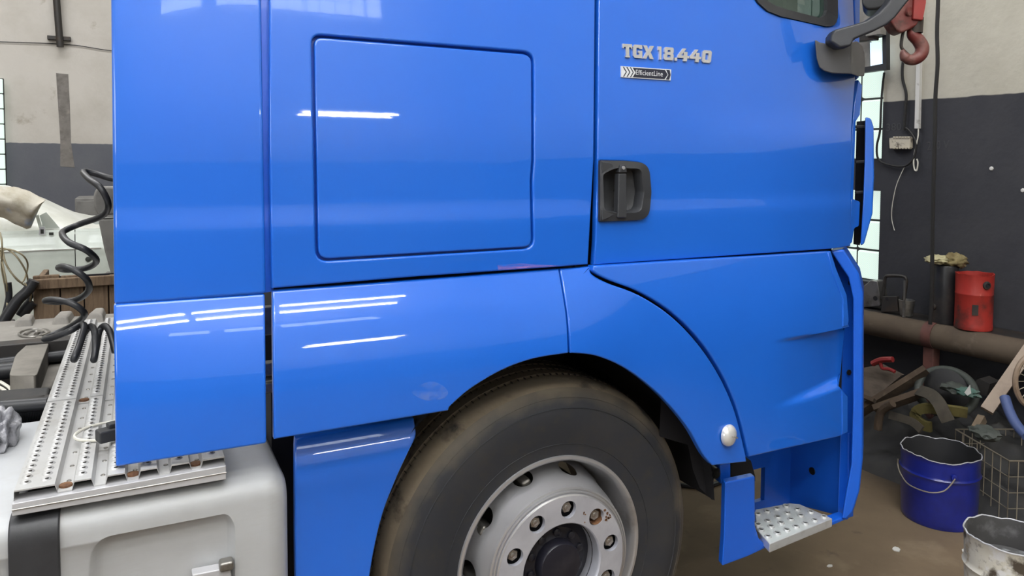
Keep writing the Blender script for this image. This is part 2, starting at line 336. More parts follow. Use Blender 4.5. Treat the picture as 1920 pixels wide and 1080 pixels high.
class Prof:       # body section: outward tilt (degrees, + = facing up) by height, integrated to an offset y(z)
    def __init__(s, knots, zref, yref=0, lin=False):
        s.lin = lin
        s.k = sorted(knots); s.z0 = -.2; s.dz = .004; s.t = [0.0]
        for i in range(900):
            s.t.append(s.t[-1] + math.tan(math.radians(s.tilt(s.z0+(i+.5)*s.dz)))*s.dz)
        c = yref - s.raw(zref); s.t = [v+c for v in s.t]
    def tilt(s, z, lin=True):
        k = s.k
        if z <= k[0][0]: return k[0][1]
        if z >= k[-1][0]: return k[-1][1]
        for (a, ta), (b, tb) in zip(k, k[1:]):
            if a <= z <= b: u = (z-a)/(b-a); u = u if s.lin else u*u*(3-2*u); return ta+(tb-ta)*u
    def raw(s, z):
        f = (z-s.z0)/s.dz; i = max(0, min(len(s.t)-2, int(f))); return s.t[i]+(s.t[i+1]-s.t[i])*(f-i)
    __call__ = lambda s, x, z: s.raw(z)
def front_curve(x): return .25*max(0, x-.80)**2
def plus(pr, *fs): return lambda x, z: pr(x, z) + sum(f(x) if f is front_curve else f(x, z) for f in fs)
def sheet(bm, xz, pf, dz=.018, dx=.06):
    """flat outline in (x,z) -> cut into strips -> pushed onto the body section pf"""
    f = bm.faces.new([bm.verts.new((x, 0, z)) for x, z in xz])
    xs = [p[0] for p in xz]; zs = [p[1] for p in xz]
    def cut(co, no): bmesh.ops.bisect_plane(bm, geom=bm.verts[:]+bm.edges[:]+bm.faces[:], plane_co=co, plane_no=no, dist=1e-6)
    if max(abs(q) for q in xs+zs) > 9: raise ValueError((xs, zs))
    z = math.ceil(min(zs)/dz)*dz
    while z < max(zs): cut((0,0,z), (0,0,1)); z += dz
    x = math.ceil(min(xs)/dx)*dx
    while x < max(xs): cut((x,0,0), (1,0,0)); x += dx
def dense(poly, px=True, step=None):
    step = step or (16 if px else .02); out = []
    for p, q in zip(poly, list(poly[1:])+[poly[0]]):
        n = max(1, int(math.hypot(q[0]-p[0], q[1]-p[1])/step))
        out += [(p[0]+(q[0]-p[0])*k/n, p[1]+(q[1]-p[1])*k/n) for k in range(n)]
    return out
def to_xz(poly, pf):
    pts = [((q := surf(p[0], p[1], pf)).x, q.z) for p in dense(poly)]; out = []
    for p in pts:
        if not out or math.hypot(p[0]-out[-1][0], p[1]-out[-1][1]) > 1e-4: out.append(p)
    if math.hypot(out[0][0]-out[-1][0], out[0][1]-out[-1][1]) < 1e-4: out.pop()
    if sum(a[0]*b[1]-b[0]*a[1] for a, b in zip(out, out[1:]+out[:1])) < 0: out.reverse()
    return out       # counter-clockwise in (x, z)
def inset(L, w):     # move a counter-clockwise loop inwards by w (outwards when negative)
    out = []; n = len(L)
    for i in range(n):
        a, p, b = V(L[i-1]), V(L[i]), V(L[(i+1)%n])
        d1 = (p-a).normalized(); d2 = (b-p).normalized(); n1 = V((-d1.y, d1.x)); n2 = V((-d2.y, d2.x)); m = n1+n2
        k = max(.35, 1+n1.dot(n2)); m = m/k
        out.append((p.x+m.x*w, p.y+m.y*w))
    return out
def panel(name, poly, pf, m, parent, thick=.018, bevel=.005, dz=.018, dx=.06, seg=2, hole=None, split_x=None):
    """painted body panel: outline as seen in the photo, laid onto section pf, with rolled edges turned back to its thickness"""
    mb = MB(); bm = mb.bm; w = bevel; out = to_xz(poly, pf); loops = [(out, 1)]
    core = inset(out, w)
    if hole is None: sheets = [core]
    else:
        hl = to_xz(hole, pf); loops.append((hl, -1)); hc = inset(hl, -w); sheets = [c_shape(core, hc, split_x, s_) for s_ in (-1, 1)]
    for sh in sheets:
        b2 = bmesh.new(); sheet(b2, sh, pf, dz, dx); me = bpy.data.meshes.new('t'); b2.to_mesh(me); b2.free(); bm.from_mesh(me); bpy.data.meshes.remove(me)
    bmesh.ops.remove_doubles(bm, verts=bm.verts, dist=1e-5)
    for v in bm.verts: v.co.y = pf(v.co.x, v.co.z)
    bm.normal_update()
    for f in bm.faces:
        if f.normal.y > 0: f.normal_flip()
    for L, sg in loops:
        rings = [(w+.0015, 0, 0)] + [(w*(1-math.sin(t)), w*(1-math.cos(t)), 1) for t in [PI/2*k/4 for k in range(5)]] + [(0, thick, 2)]
        if w <= 0: rings = [(0, 0, 0), (0, thick, 2)]
        vs = []
        for o, d, _ in rings: vs.append([bm.verts.new((x, pf(x, z)+d-(.00002 if d == 0 else 0), z)) for x, z in inset(L, o*sg)])
        n = len(L)
        for A, B in zip(vs, vs[1:]):
            for i in range(n):
                j = (i+1)%n; q = (A[i], A[j], B[j], B[i])
                bm.faces.new(q if sg < 0 else q[::-1])
    o = mb.build(name, m, parent, smooth=48, norm=False)
    return o
def c_shape(outer, hole, xm, side):      # the half of a holed outline on one side of x = xm, as one closed loop
    def half(poly):
        o = []; n = len(poly)
        for i in range(n):
            a, b = poly[i], poly[(i+1)%n]; ia = (a[0]-xm)*side >= 0; ib = (b[0]-xm)*side >= 0
            if ia: o.append(a)
            if ia != ib: t = (xm-a[0])/(b[0]-a[0]); o.append((xm, a[1]+(b[1]-a[1])*t))
        return o
    def start(l, top):
        k = [i for i in range(len(l)) if abs(l[i][0]-xm) < 1e-9]; k.sort(key=lambda i: -l[i][1]); i = k[0] if top else k[-1]; l = l[i:]+l[:i]
        return [l[0]]+l[:0:-1] if abs(l[1][0]-xm) < 1e-9 else l
    return start(half(outer), True)+start(half(hole), False)
# ================================================================== ROOM
XL, YF, YB, ZC = -9.0, -9.2, 9.6, 8.0
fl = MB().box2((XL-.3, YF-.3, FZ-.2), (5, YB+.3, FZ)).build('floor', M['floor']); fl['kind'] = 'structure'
ce = MB().box2((XL-.3, YF-.3, ZC), (5, YB+.3, ZC+.2)).build('ceiling', M['ceil']); ce['kind'] = 'structure'
zline = atW(1750, 179).z
wmR = wall_mat('right_wall_paint', zline-.02, (.028,.029,.036), (.50,.475,.40), (.042,.042,.048), (.39,.365,.30))
zlb = atY(100, 266, YB).z
wmB = wall_mat('back_wall_paint', zlb-.02, (.10,.105,.125), (.52,.49,.45), (.12,.125,.14), (.44,.41,.365))
wmF = wall_mat('front_wall_paint', 2.0, (.10,.105,.12), (.50,.48,.44), (.12,.12,.13), (.42,.4,.36))
# right wall with a two-storey strip of glass-block windows, built around the openings
uR = wuz(atW(1655.5, 200))[0]                       # near edge of the windows
zA0 = atW(1650, 299).z; zA1 = zA0+.19*9; zB1 = atW(1645, 357).z; zB0 = atW(1640, 530).z
uL = uR+.19*8
def wbox(mb, u0, u1, z0, z1, o0=0, o1=-.25):
    mb.hexa([wp(u0,z0,o0), wp(u1,z0,o0), wp(u1,z0,o1), wp(u0,z0,o1)], [wp(u0,z1,o0), wp(u1,z1,o0), wp(u1,z1,o1), wp(u0,z1,o1)]); return mb
w = MB()
wbox(w, -9.9, uR, 0, ZC); wbox(w, uL, 9.6, 0, ZC)
wbox(w, uR, uL, 0, zB0); wbox(w, uR, uL, zB1, zA0); wbox(w, uR, uL, zA1, ZC)
w = w.build('wall_right', wmR, smooth=0); w['kind'] = 'structure'
for nm, a, b, col in (('wall_back', (XL-.3, YB, 0), (5, YB+.3, ZC), wmB), ('wall_front', (XL-.3, YF-.3, 0), (5, YF, ZC), wmF), ('wall_left', (XL-.3, YF, 0), (XL, YB, ZC), wmF)):
    o = MB().box2(a, b).build(nm, col, smooth=0); o['kind'] = 'structure'
def block_mesh(bw, bh, m, d=.08):
    mb = MB(); mb.box((0,0,0), (bw, d, bh)); me_o = mb.build('glass_block', m, None, smooth=50, bevel=.012, loc=(0,0,0))
    return me_o
def glass_window(name, P, ulen, zlen, nu, nz, rotz, m):
    """P(u,z,off) -> world; mortar lattice as the window, each glass block a part"""
    mb = MB(); pu, pz = ulen/nu, zlen/nz
    def bar(u0, u1, z0, z1): mb.hexa([P(u0,z0,-.075), P(u1,z0,-.075), P(u1,z0,-.125), P(u0,z0,-.125)], [P(u0,z1,-.075), P(u1,z1,-.075), P(u1,z1,-.125), P(u0,z1,-.125)])
    for i in range(nu+1): bar(max(0, i*pu-.006), min(ulen, i*pu+.006), 0, zlen)
    for k in range(nz+1): bar(0, ulen, max(0, k*pz-.006), min(zlen, k*pz+.006))
    wo = mb.build(name, M['mortar'], smooth=0); wo['kind'] = 'structure'
    proto = None
    for i in range(nu):
        for k in range(nz):
            c = P((i+.5)*pu, (k+.5)*pz, -.1)
            if proto is None:
                proto = block_mesh(pu-.014, pz-.014, m); o = proto; o.parent = wo; o.location = c-WL[wo]; WL[o] = c
            else: o = copy_to(proto, c, wo)
            o.rotation_euler = (0, 0, rotz)
    return wo
rz = math.atan2(WD.y, WD.x)
nA = 9; nB = max(3, round((zB1-zB0)/.185))
glass_window('window_1', lambda u,z,o: wp(uR+u, zA0+z, o), uL-uR, zA1-zA0, 8, nA, rz, M['gblock'])
glass_window('window_2', lambda u,z,o: wp(uR+u, zB0+z, o), uL-uR, zB1-zB0, 8, nB, rz, M['gblock'])
# back wall: glass-block window at the left edge of the picture (set just proud in a shallow reveal)
pb0 = atY(14.5, 345, YB); pb1 = atY(4, 140, YB)
pitch = (pb1.z-pb0.z)/7.3; nk = 7
glass_window('window_3', lambda u,z,o: V((pb0.x-u, YB+.02+o, pb0.z-pitch+z)), pitch*5*1.0, pitch*8, 5, 8, 0, M['gblock'])
# window rows high in the wall behind the photographer (seen only as reflections in the paint)
for i in range(3):
    glass_window('window_%d' % (i+4), (lambda x0: lambda u,z,o: V((x0+u, YF-.02-o, 6.58+z)))(-4.92+i*2.75), 2.0, .92, 8, 4, 0, M['gblock2'])
# chase cut into the back wall, with the pipe stub, bracket and thin line above it
mb = MB(); a = [(105,137),(128,139),(131,200),(133,266),(140,314),(113,312),(113,262),(109,200)]
pts = [atY(x,y,YB-.004) for x,y in a]; mb.hexa(pts, [p+V((0,.02,0)) for p in pts]); o = mb.build('trim_1', mat('raw_chase_cement', (.20,.185,.17), .9, noise=[((.10,.09,.08), 5, .45, .72), ((.3,.27,.24), 12, .55, .8)], bump=(20,.4,.02)), smooth=0); o['kind'] = 'structure'
t = empty('wall_pipe', atY(112, 90, YB-.1)); tag(t, 'dark rusty pipe stub coming down the pale back wall', 'pipe')
mb = MB(); mb.tube([atY(104,-120,YB-.1), atY(106,0,YB-.1), atY(113,88,YB-.1)], .042, 12); mb.build('pipe', M['metal_dk'], t)
p = atY(111, 72, YB-.04); MB().box(p, (.26,.08,.05)).build('bracket', M['metal_dk'], t, bevel=.005)
mb = MB(); mb.tube(cr([atY(-40,77,YB-.02), atY(50,80,YB-.02), atY(105,82,YB-.02), atY(150,86,YB-.02), atY(230,97,YB-.02), atY(420,108,YB-.02)]), .0055, 5)
tag(mb.build('wall_line', M['cable'], None), 'thin dark line strung across the pale back wall', 'wire')
# ceiling lights: twin-tube fittings, all running along the truck
def fitting(x, y, z, L, where):
    t = empty('ceiling_light', (x, y, z)); tag(t, 'white twin tube light fitting hung from the ceiling ' + where, 'light', 'hanging twin tube light fittings')
    MB().box((x, y, z+.06), (L, .42, .05)).build('housing', M['housing'], t, bevel=.01)
    for s in (-.16, .16):
        MB().tube([(x-L/2+.03, y+s, z), (x+L/2-.03, y+s, z)], .02, 10).build('tube', M['tube'], t)
    for s in (-.4, .4):
        MB().tube([(x+s, y, z+.085), (x+s, y, ZC)], .008, 6).build('rod', M['metal_dk'], t)
WHERE = ['opposite the locker lid', 'opposite the air deflector', 'far behind the photographer', 'beyond the left picture edge', 'above the masked car', 'in the far left corner']
for (x, y, z, L), w_ in zip(LIGHTS, WHERE): fitting(x, y, z, L, w_)
# ================================================================== TRUCK
truck = empty('truck', (0.2, 1.2, FZ))
tag(truck, 'bright blue truck tractor cab with silver wheel and aluminium catwalk', 'truck')
K_low = [(.30,0),(.80,0),(.98,0),(1.06,3),(1.115,9.5),(1.155,15),(1.213,20.8),(1.2205,24.2),(1.262,27.2),(1.282,29.0),(1.30,31)]
K_cab = [(1.20,0),(1.36,0),(1.425,0),(1.462,9.2),(1.505,1.2),(1.60,1.3),(1.65,3.2),(1.703,5.6),(1.78,7.2),(1.95,8),(2.2,8),(3.1,8)]
cabp = Prof(K_cab, 1.30, 0.0)
lowp = Prof(K_low, .95, -.07, True)
lowE0 = Prof([(.3,1),(.66,1),(.95,1),(1.02,2),(1.10,5),(1.2,9),(1.30,12)], .98, -.055)
skp = Prof([(.3,0),(.80,.5),(.845,6),(.88,18.5),(.918,31),(.94,38)], .80, -.005)
doorp = plus(cabp, front_curve)
# rear air deflector (two panels), its rear edge rolling away
def rear_roll(x, z): d = max(0, -.72-x); return .42*d*d
R1 = rounded([(199,-900),(488,-900),(490,0),(499,551),(214,572)], [0,0,0,7,7])
deflp = plus(cabp, rear_roll)
dfl = panel('air_deflector', R1, deflp, M['blue'], truck, thick=.03, bevel=.007, seg=4, dx=.04)
lowr = plus(lowp, rear_roll)
panel('deflector_skirt', rounded([(213,570.5),(497,550.5),(500,832),(217,876)], [6,6,6,6]), lowr, M['blue'], truck, thick=.03, bevel=.005, seg=3, dx=.04, dz=.005)
# sleeper side panel with the locker lid let into it
OUT = [(503,-900),(1117,-900),(1116.5,0),(1114,300),(1103,496),(1048,500.5),(780,519),(510,541),(506,300)]
gl = rounded([(584,64),(1001.5,97.5),(1002,300),(999,340),(1001.5,466),(592.5,491)], [20,22,0,0,20,24])
side_panel = panel('cab_side_panel', OUT, cabp, M['blue'], truck, thick=.02, bevel=.005, hole=gl, split_x=surf(790, 280, cabp).x)
lid = rounded([(589.5,70),(997,102.5),(997.5,300),(994.5,340),(997,462.5),(597.5,486)], [16,18,0,0,16,20])
panel('locker_frame', rounded([(575,55),(1008,90),(1008,475),(583,500)], 14), lambda x,z: cabp(x,z)+.0215, M['blue_in'], truck, thick=.01, bevel=0)
locker = panel('locker_lid', lid, lambda x,z: cabp(x,z)+.001, M['blue'], truck, thick=.02, bevel=.004)
# lower side fairing, front arch, door
arc_in = cr([V((800,796)), V((835,770)), V((880,731)), V((940,695)), V((1000,673)), V((1067.5,662))], 5)
arcL = [(p.x,p.y) for p in arc_in if p.x >= 843]
Lp = [(511,545.5),(1048,504.5)] + [(p.x,p.y) for p in cr([V((1048,505.5)), V((1056,552)), V((1063,600)), V((1066,662))], 5)][1:] + arcL[::-1][1:] + [(841,770),(776,781),(514,824)]
def left_roll(x, z): d = max(0, LX0-x); return 3.2*d*d
LX0 = surf(527, 650, lowp).x
lowL = plus(lowp, lambda x, z: left_roll(x, z))
panel('side_fairing', Lp, lowL, M['blue'], truck, thick=.02, bevel=.004, dx=.03, seg=3, dz=.005)
def arch_in(x, z): d = max(0, x-.1); return .02*d
XF0, XF1 = surf(1066, 600, lowp).x, surf(1230, 600, lowE0).x
def mixF(x, z): k = max(0, min(1, (x-XF0)/(XF1-XF0))); k = k*k*(3-2*k); return lowp(x, z)*(1-k)+lowE0(x, z)*k
lowF = lambda x, z: mixF(x, z)+front_curve(x)
f_out = cr([V((1107,500)), V((1110,514)), V((1140,531)), V((1197,553)), V((1256,591)), V((1307,643)), V((1348,704)), V((1378,772)), V((1398,852))], 5)
f_in = cr([V((1069.5,662)), V((1120,668)), V((1178,694)), V((1238,742)), V((1288,800)), V((1318,852)), V((1336,873))], 5)
div = cr([V((1050,505)), V((1058.5,552)), V((1065.5,600)), V((1069.5,662))], 5)
Fp = [(1051,505)] + [(p.x,p.y) for p in f_out] + [(1400,866)] + [(p.x,p.y) for p in f_in[::-1]] + [(p.x,p.y) for p in div[::-1]][1:-1]
arch = panel('wheel_arch_panel', Fp, lowF, M['blue'], truck, thick=.02, bevel=.004, dx=.03)
def scuff(name, q, pf, m, par):
    mb = MB(); mb.poly([surf(x, y, pf)+V((0,-.0012,0)) for x, y in q]); return mb.build(name, m, par)
scuff('paint_scuff', cr([(772,735),(786,722),(812,715),(836,728),(838,742),(815,751),(790,748)], 3, True) and [(p.x,p.y) for p in cr([V((772,735)),V((786,722)),V((812,715)),V((836,728)),V((838,742)),V((815,751)),V((790,748))], 3, True)], lowL, M['scuff'], truck)
scuff('paint_scrape', [(932,497),(975,494),(1030,497),(1052,498.5),(1010,501),(950,505),(934,506)], cabp, M['scrape'], truck)
# marker lamp on the arch
c = surf(1365.5, 816, lowF); n = V((.25,-1,.05)).normalized()
rq = V((0,0,1)).rotation_difference(n).to_matrix()
lampo = MB().lathe([(.033,-.004),(.034,.004),(.031,.010),(.024,.016),(.012,.019),(0.0001,.020)], c, 'Z', 28, rot=rq).build('marker_lamp', M['lens'], truck)
for k in range(3): MB().box(c+rq@V((-.009+.009*k,0,.0172-.0*k)), (.0022,.026,.004)).build('lens_rib', M['lens2'], lampo)
# door
win = [(1330,-500),(1385,-60),(1408,-12),(1420,6),(1437,21),(1462,31),(1547,50),(1556,49.5),(1562,47),(1566,42),(1568.5,33),(1570,-500)]
Dp = [(1122.5,-900),(1330,-900)] + win + [(1569,-900),(1592,-900),(1600,0),(1606,120),(1600,190),(1597,240),(1595,462),(1560,466.5),(1114,496.5),(1117,450),(1120.5,300),(1122.5,0)]
def crease(x, z):        # shallow step running forward on the door below the badge
    d0 = max(0, min(1, (x-.45)/.35)); u = (z-1.715)/.02; return .012*d0/(1+math.exp(max(-40,min(40,u)))) * -1
HO = rounded([(1122.5,301),(1170,302),(1213,306),(1217,360),(1212.5,411),(1170,412.5),(1122.5,415)], [2,0,26,0,22,0,2], 5)
door = panel('door', Dp, plus(doorp, crease), M['blue'], truck, thick=.02, bevel=.004, dx=.04, hole=HO, split_x=surf(1166, 350, doorp).x)
# window: seal frame and pane
def off(poly, d): 
    cx = sum(p[0] for p in poly)/len(poly); cy = sum(p[1] for p in poly)/len(poly); return poly
inner = [(1352,-500),(1400,-60),(1422,-18),(1436,0),(1452,10),(1475,18),(1534,33),(1540,32.5),(1545,30),(1548,26),(1550,19),(1551,-500)]
mb = MB()
A = [surf(x,y,doorp) for x,y in win]; B = [surf(x,y,doorp) for x,y in inner]
for i in range(len(A)-1):
    o1, o2, i1, i2 = A[i], A[i+1], B[i], B[i+1]; e = V((0,-.006,0)); bk = V((0,.03,0))
    mb.hexa([o1+e, o2+e, i2+e*.3, i1+e*.3], [o1+bk, o2+bk, i2+bk, i1+bk])
mb.build('window_seal', M['black'], door, smooth=35, weld=True)
mb = MB(); P = [surf(x,y,doorp)+V((0,.012,0)) for x,y in inner]; mb.prism(P, [p+V((0,.005,0)) for p in P]); mb.build('window_glass', M['glass'], door, smooth=0)
# window mirror-side bar seen through the glass + cab interior trim
mb = MB(); q = [surf(x,y,doorp)+V((.02,.10,0)) for x,y in ((1508,-500),(1530,-500),(1530,30),(1508,26))]; mb.prism(q, [p+V((0,.03,0)) for p in q]); mb.build('window_post', M['black'], door)
# door handle: bezel frame, recess dish, grip, lock
HP = doorp
def hq(x, y, o=0): p = surf(x, y, HP); return p + V((0,o,0))
ho = rounded([(1121,300),(1170,301),(1214,305),(1218.5,360),(1214,412),(1170,414),(1121,416)], [2,0,26,0,22,0,2], 5)
hi = rounded([(1126,327),(1142,319),(1152,316),(1190,317),(1196,321),(1201,360),(1196,392),(1188,397),(1150,398),(1128,392)], [5,0,4,4,4,0,6,4,0,6], 3)
def resample(poly, n):
    P = [V(p) for p in poly]; L = [0]
    for a, b in zip(P, P[1:]+P[:1]): L.append(L[-1]+(b-a).length)
    c = sum(P, V((0,0)))/len(P); out = []
    for k in range(n):              # by angle around the centre of the recess
        ang = 2*PI*k/n; d = V((math.cos(ang), math.sin(ang))); C0 = V((1162,358)); best = None
        for a, b in zip(P, P[1:]+P[:1]):
            e = b-a; den = d.x*e.y-d.y*e.x
            if abs(den) < 1e-9: continue
            w = a-C0; t = (w.x*e.y-w.y*e.x)/den; u = (w.x*d.y-w.y*d.x)/den
            if t > 0 and -1e-6 <= u <= 1+1e-6 and (best is None or t > best[0]): best = (t, C0+d*t)
        out.append((best[1].x, best[1].y))
    return out
N = 72; ho_, hi_ = resample(ho, N), resample(hi, N)
rings = [[hq(x,y,.012) for x,y in ho_], [hq(x,y,-.010) for x,y in [(1162+(x-1162)*.985, 358+(y-358)*.985) for x,y in ho_]],
         [hq(1162+(x-1162)*1.03, 358+(y-358)*1.03, -.016) for x,y in hi_], [hq(x,y,-.013) for x,y in hi_],
         [hq(1162+(x-1162)*.93, 358+(y-358)*.95, .020) for x,y in hi_], [hq(1162+(x-1162)*.62, 358+(y-358)*.8, .026) for x,y in hi_], [hq(1162+(x-1162)*.05, 358+(y-358)*.05, .027) for x,y in hi_]]
mb = MB(); vr = [[mb.bm.verts.new(p) for p in r] for r in rings]
for a, b in zip(vr, vr[1:]):
    for i in range(N): mb.bm.faces.new((a[i], a[(i+1)%N], b[(i+1)%N], b[i]))
hand = mb.build('door_handle', M['grey_pl'], door, smooth=32)
mb = MB()
g = [(1153,325),(1168,325),(1168,408),(1151,408)]
pp = [hq(x,y,-.020) for x,y in g]; mb.prism(pp, [hq(x,y,.004) for x,y in g]); mb.build('door_grip', M['grey_pl'], door, bevel=.004, seg=3)
g = [(1155,309),(1166,309),(1168.5,323.5),(1153,323.5)]
mb = MB(); mb.prism([hq(x,y,-.021) for x,y in g], [hq(x,y,0) for x,y in g]); mb.build('lock_housing', M['grey_pl'], door, bevel=.003)
c = hq(1160.5, 314.5, -.022); MB().lathe([(.0055,.002),(.0055,-.002),(.0001,-.002)], c, 'Y', 16).build('key_lock', M['badge'], door)
for (g, oo) in (([(1124,303),(1142,306),(1146,313),(1128,321),(1124,326)], -.019), ([(1124,392),(1130,398),(1148,401),(1136,408),(1124,413)], -.019)):
    mb = MB(); mb.prism([hq(x,y,oo+.004) for x,y in g], [hq(x,y,0) for x,y in g]); mb.build('handle_wedge', M['grey_pl'], door, bevel=.002)
# badge lettering  (cap letters drawn on a 1 x 1 cell)
GL = {'T': [[(0,1),(1,1),(1,.66),(.9,.66),(.86,.76),(.68,.76),(.68,.12),(.76,.12),(.76,0),(.26,0),(.26,.12),(.34,.12),(.34,.76),(.14,.76),(.1,.66),(0,.66)]],
 'G': [[(.18,1),(1,1),(1,.7),(.68,.7),(.68,.76),(.36,.76),(.36,.24),(.66,.24),(.66,.4),(.54,.4),(.54,.56),(1,.56),(1,0),(.18,0),(0,.16),(0,.84)]],
 'X': [[(0,1),(.36,1),(.52,.68),(.68,1),(1,1),(.7,.5),(1,0),(.64,0),(.48,.32),(.32,0),(0,0),(.3,.5)]],
 '1': [[(.1,1),(.72,1),(.72,0),(.34,0),(.34,.72),(.1,.72)]],
 '8': [[(.12,1),(.5,1),(.5,.78),(.36,.78),(.36,.62),(.5,.62),(.5,.42),(.34,.42),(.34,.22),(.5,.22),(.5,0),(.1,0),(0,.1),(0,.44),(.1,.52),(.02,.6),(.02,.9)],
       [(.88,1),(.5,1),(.5,.78),(.64,.78),(.64,.62),(.5,.62),(.5,.42),(.66,.42),(.66,.22),(.5,.22),(.5,0),(.9,0),(1,.1),(1,.44),(.9,.52),(.98,.6),(.98,.9)]],
 '.': [[(0,.24),(.9,.24),(.9,0),(0,0)]],
 '4': [[(.42,1),(.72,1),(.30,.44),(.52,.44),(.52,.24),(0,.24),(0,.42)], [(.52,.74),(.84,.74),(.84,.44),(1,.44),(1,.24),(.84,.24),(.84,0),(.52,0)]],
 '0': [[(.14,1),(.5,1),(.5,.76),(.34,.76),(.34,.24),(.5,.24),(.5,0),(.14,0),(0,.12),(0,.88)], [(.86,1),(.5,1),(.5,.76),(.66,.76),(.66,.24),(.5,.24),(.5,0),(.86,0),(1,.12),(1,.88)]]}
def quadmap(q, u, v):    # q = TL, TR, BL, BR in photo pixels; v up
    (ax,ay),(bx,by),(cx,cy),(dx,dy) = q
    return (cx*(1-u)+dx*u)*(1-v)+(ax*(1-u)+bx*u)*v, (cy*(1-u)+dy*u)*(1-v)+(ay*(1-u)+by*u)*v
BQ = ((1165,82),(1333,95.5),(1167,107.5),(1331.5,118.5))
cells = [('T',0,.106),('G',.116,.104),('X',.228,.122),('1',.392,.060),('8',.466,.108),('.',.584,.032),('4',.620,.128),('4',.757,.126),('0',.896,.102)]
for ch, u0, wd_ in cells:
    mb = MB()
    for pl in GL[ch]:
        top = []; bot = []
        for (a, b) in pl:
            x, y = quadmap(BQ, u0+(a+.06*(b-.5))*wd_, b); p = surf(x, y, doorp); top.append(p+V((0,-.005,0))); bot.append(p)
        mb.prism(top, bot)
    mb.build('badge_letter', M['badge'], door, smooth=0)
def flat_poly(name, pts, o0, o1, m, par, q=None, pf=doorp):
    mb = MB(); P = [surf(*(quadmap(q, *p) if q else p), pf) for p in pts]
    mb.prism([p+V((0,o0,0)) for p in P], [p+V((0,o1,0)) for p in P]); return mb.build(name, m, par, smooth=0)
EQ = ((1163,124),(1257,130.5),(1163.5,145),(1256,151))
plate = flat_poly('badge_plate', [(0,0),(1,0),(1,1),(0,1)], -.004, 0, M['badge_white'], door, EQ)
flat_poly('badge_field', [(.23,.08),(.87,.08),(.93,.5),(.87,.92),(.23,.92),(.29,.5)], -.005, -.003, M['badge_dark'], door, EQ)
for k in range(3):
    a = .035+.07*k; flat_poly('badge_chevron', [(a,.06),(a+.018,.06),(a+.075,.5),(a+.018,.94),(a,.94),(a+.057,.5)], -.005, -.003, M['badge_dark'], door, EQ)
flat_poly('badge_chevron', [(.90,.06),(.965,.06),(.99,.5),(.965,.94),(.90,.94),(.945,.5)], -.005, -.003, M['badge_dark'], door, EQ)
def text_mesh(s):
    cu = bpy.data.curves.new('txt', 'FONT'); cu.body = s; cu.resolution_u = 3; ob = bpy.data.objects.new('txt', cu); COL.objects.link(ob)
    bpy.context.view_layer.update(); me = bpy.data.meshes.new_from_object(ob.evaluated_get(bpy.context.evaluated_depsgraph_get()))
    bpy.data.objects.remove(ob); vs = [v.co.copy() for v in me.vertices]; fs = [list(p.vertices) for p in me.polygons]; bpy.data.meshes.remove(me)
    x0 = min(v.x for v in vs); x1 = max(v.x for v in vs); y0 = min(v.y for v in vs); y1 = max(v.y for v in vs)
    return [((v.x-x0)/(x1-x0), (v.y-y0)/(y1-y0)) for v in vs], fs
def text_on(name, s, place, m, par, region=(0,0,1,1)):
    uv, fs = text_mesh(s); mb = MB(); u0, v0, u1, v1 = region
    vs = [mb.bm.verts.new(place(u0+(u1-u0)*u, v0+(v1-v0)*v)) for u, v in uv]
    for f in fs:
        try: mb.bm.faces.new([vs[i] for i in f])
        except ValueError: pass
    return mb.build(name, m, par, smooth=0)
text_on('badge_text', 'EfficientLine', lambda u, v: surf(*quadmap(EQ, u, v), doorp)+V((0,-.0056,0)), M['badge_white'], door, (.29,.30,.83,.76))
# door front edge strip, corner post and louvred wind deflector in front of the door
def front_pf(o): return lambda x, z: doorp(min(x, 1.32), z)+o
panel('corner_post', [(1594,-900),(1618,-900),(1613,0),(1611,145),(1606,150),(1602,0)], front_pf(.03), M['blue'], truck, bevel=.003)
panel('hinge_cover', rounded([(1610,150),(1617,160),(1613,215),(1605,228),(1600,380),(1593.5,385),(1598,250),(1602,195)], 0), front_pf(.03), M['blue'], truck, bevel=.003)
panel('hinge_foot', rounded([(1597,372),(1613,378),(1611,424),(1602,428),(1598,455),(1594,458)], 3), front_pf(.02), M['blue'], truck, bevel=.003)
gx = atD(1627, 330, 2.72)
wing = [(1622,219),(1633,222),(1638,238),(1639,330),(1636,400),(1620,458),(1613,461),(1618,380),(1621,300)]
mb = MB(); P = [atD(x,y,2.74) for x,y in wing]; mb.prism(P, [p+V((.13,.10,0)) for p in P]); mb.build('corner_deflector', M['blue'], truck, smooth=30, bevel=.006)
mb = MB(); L = [(1606,228),(1622,226),(1621,300),(1618,380),(1612,460),(1600,458),(1602,400)]; P = [atD(x,y,2.84) for x,y in L]; mb.prism(P, [p+V((.2,.15,0)) for p in P]); mb.build('louvre_back', M['gap'], truck, smooth=0)
for y in (238, 304, 361):
    mb = MB(); mb.tube([atD(1604,y,2.76), atD(1621,y-1,2.76)], .006, 6); mb.build('louvre_bar', M['black'], truck)
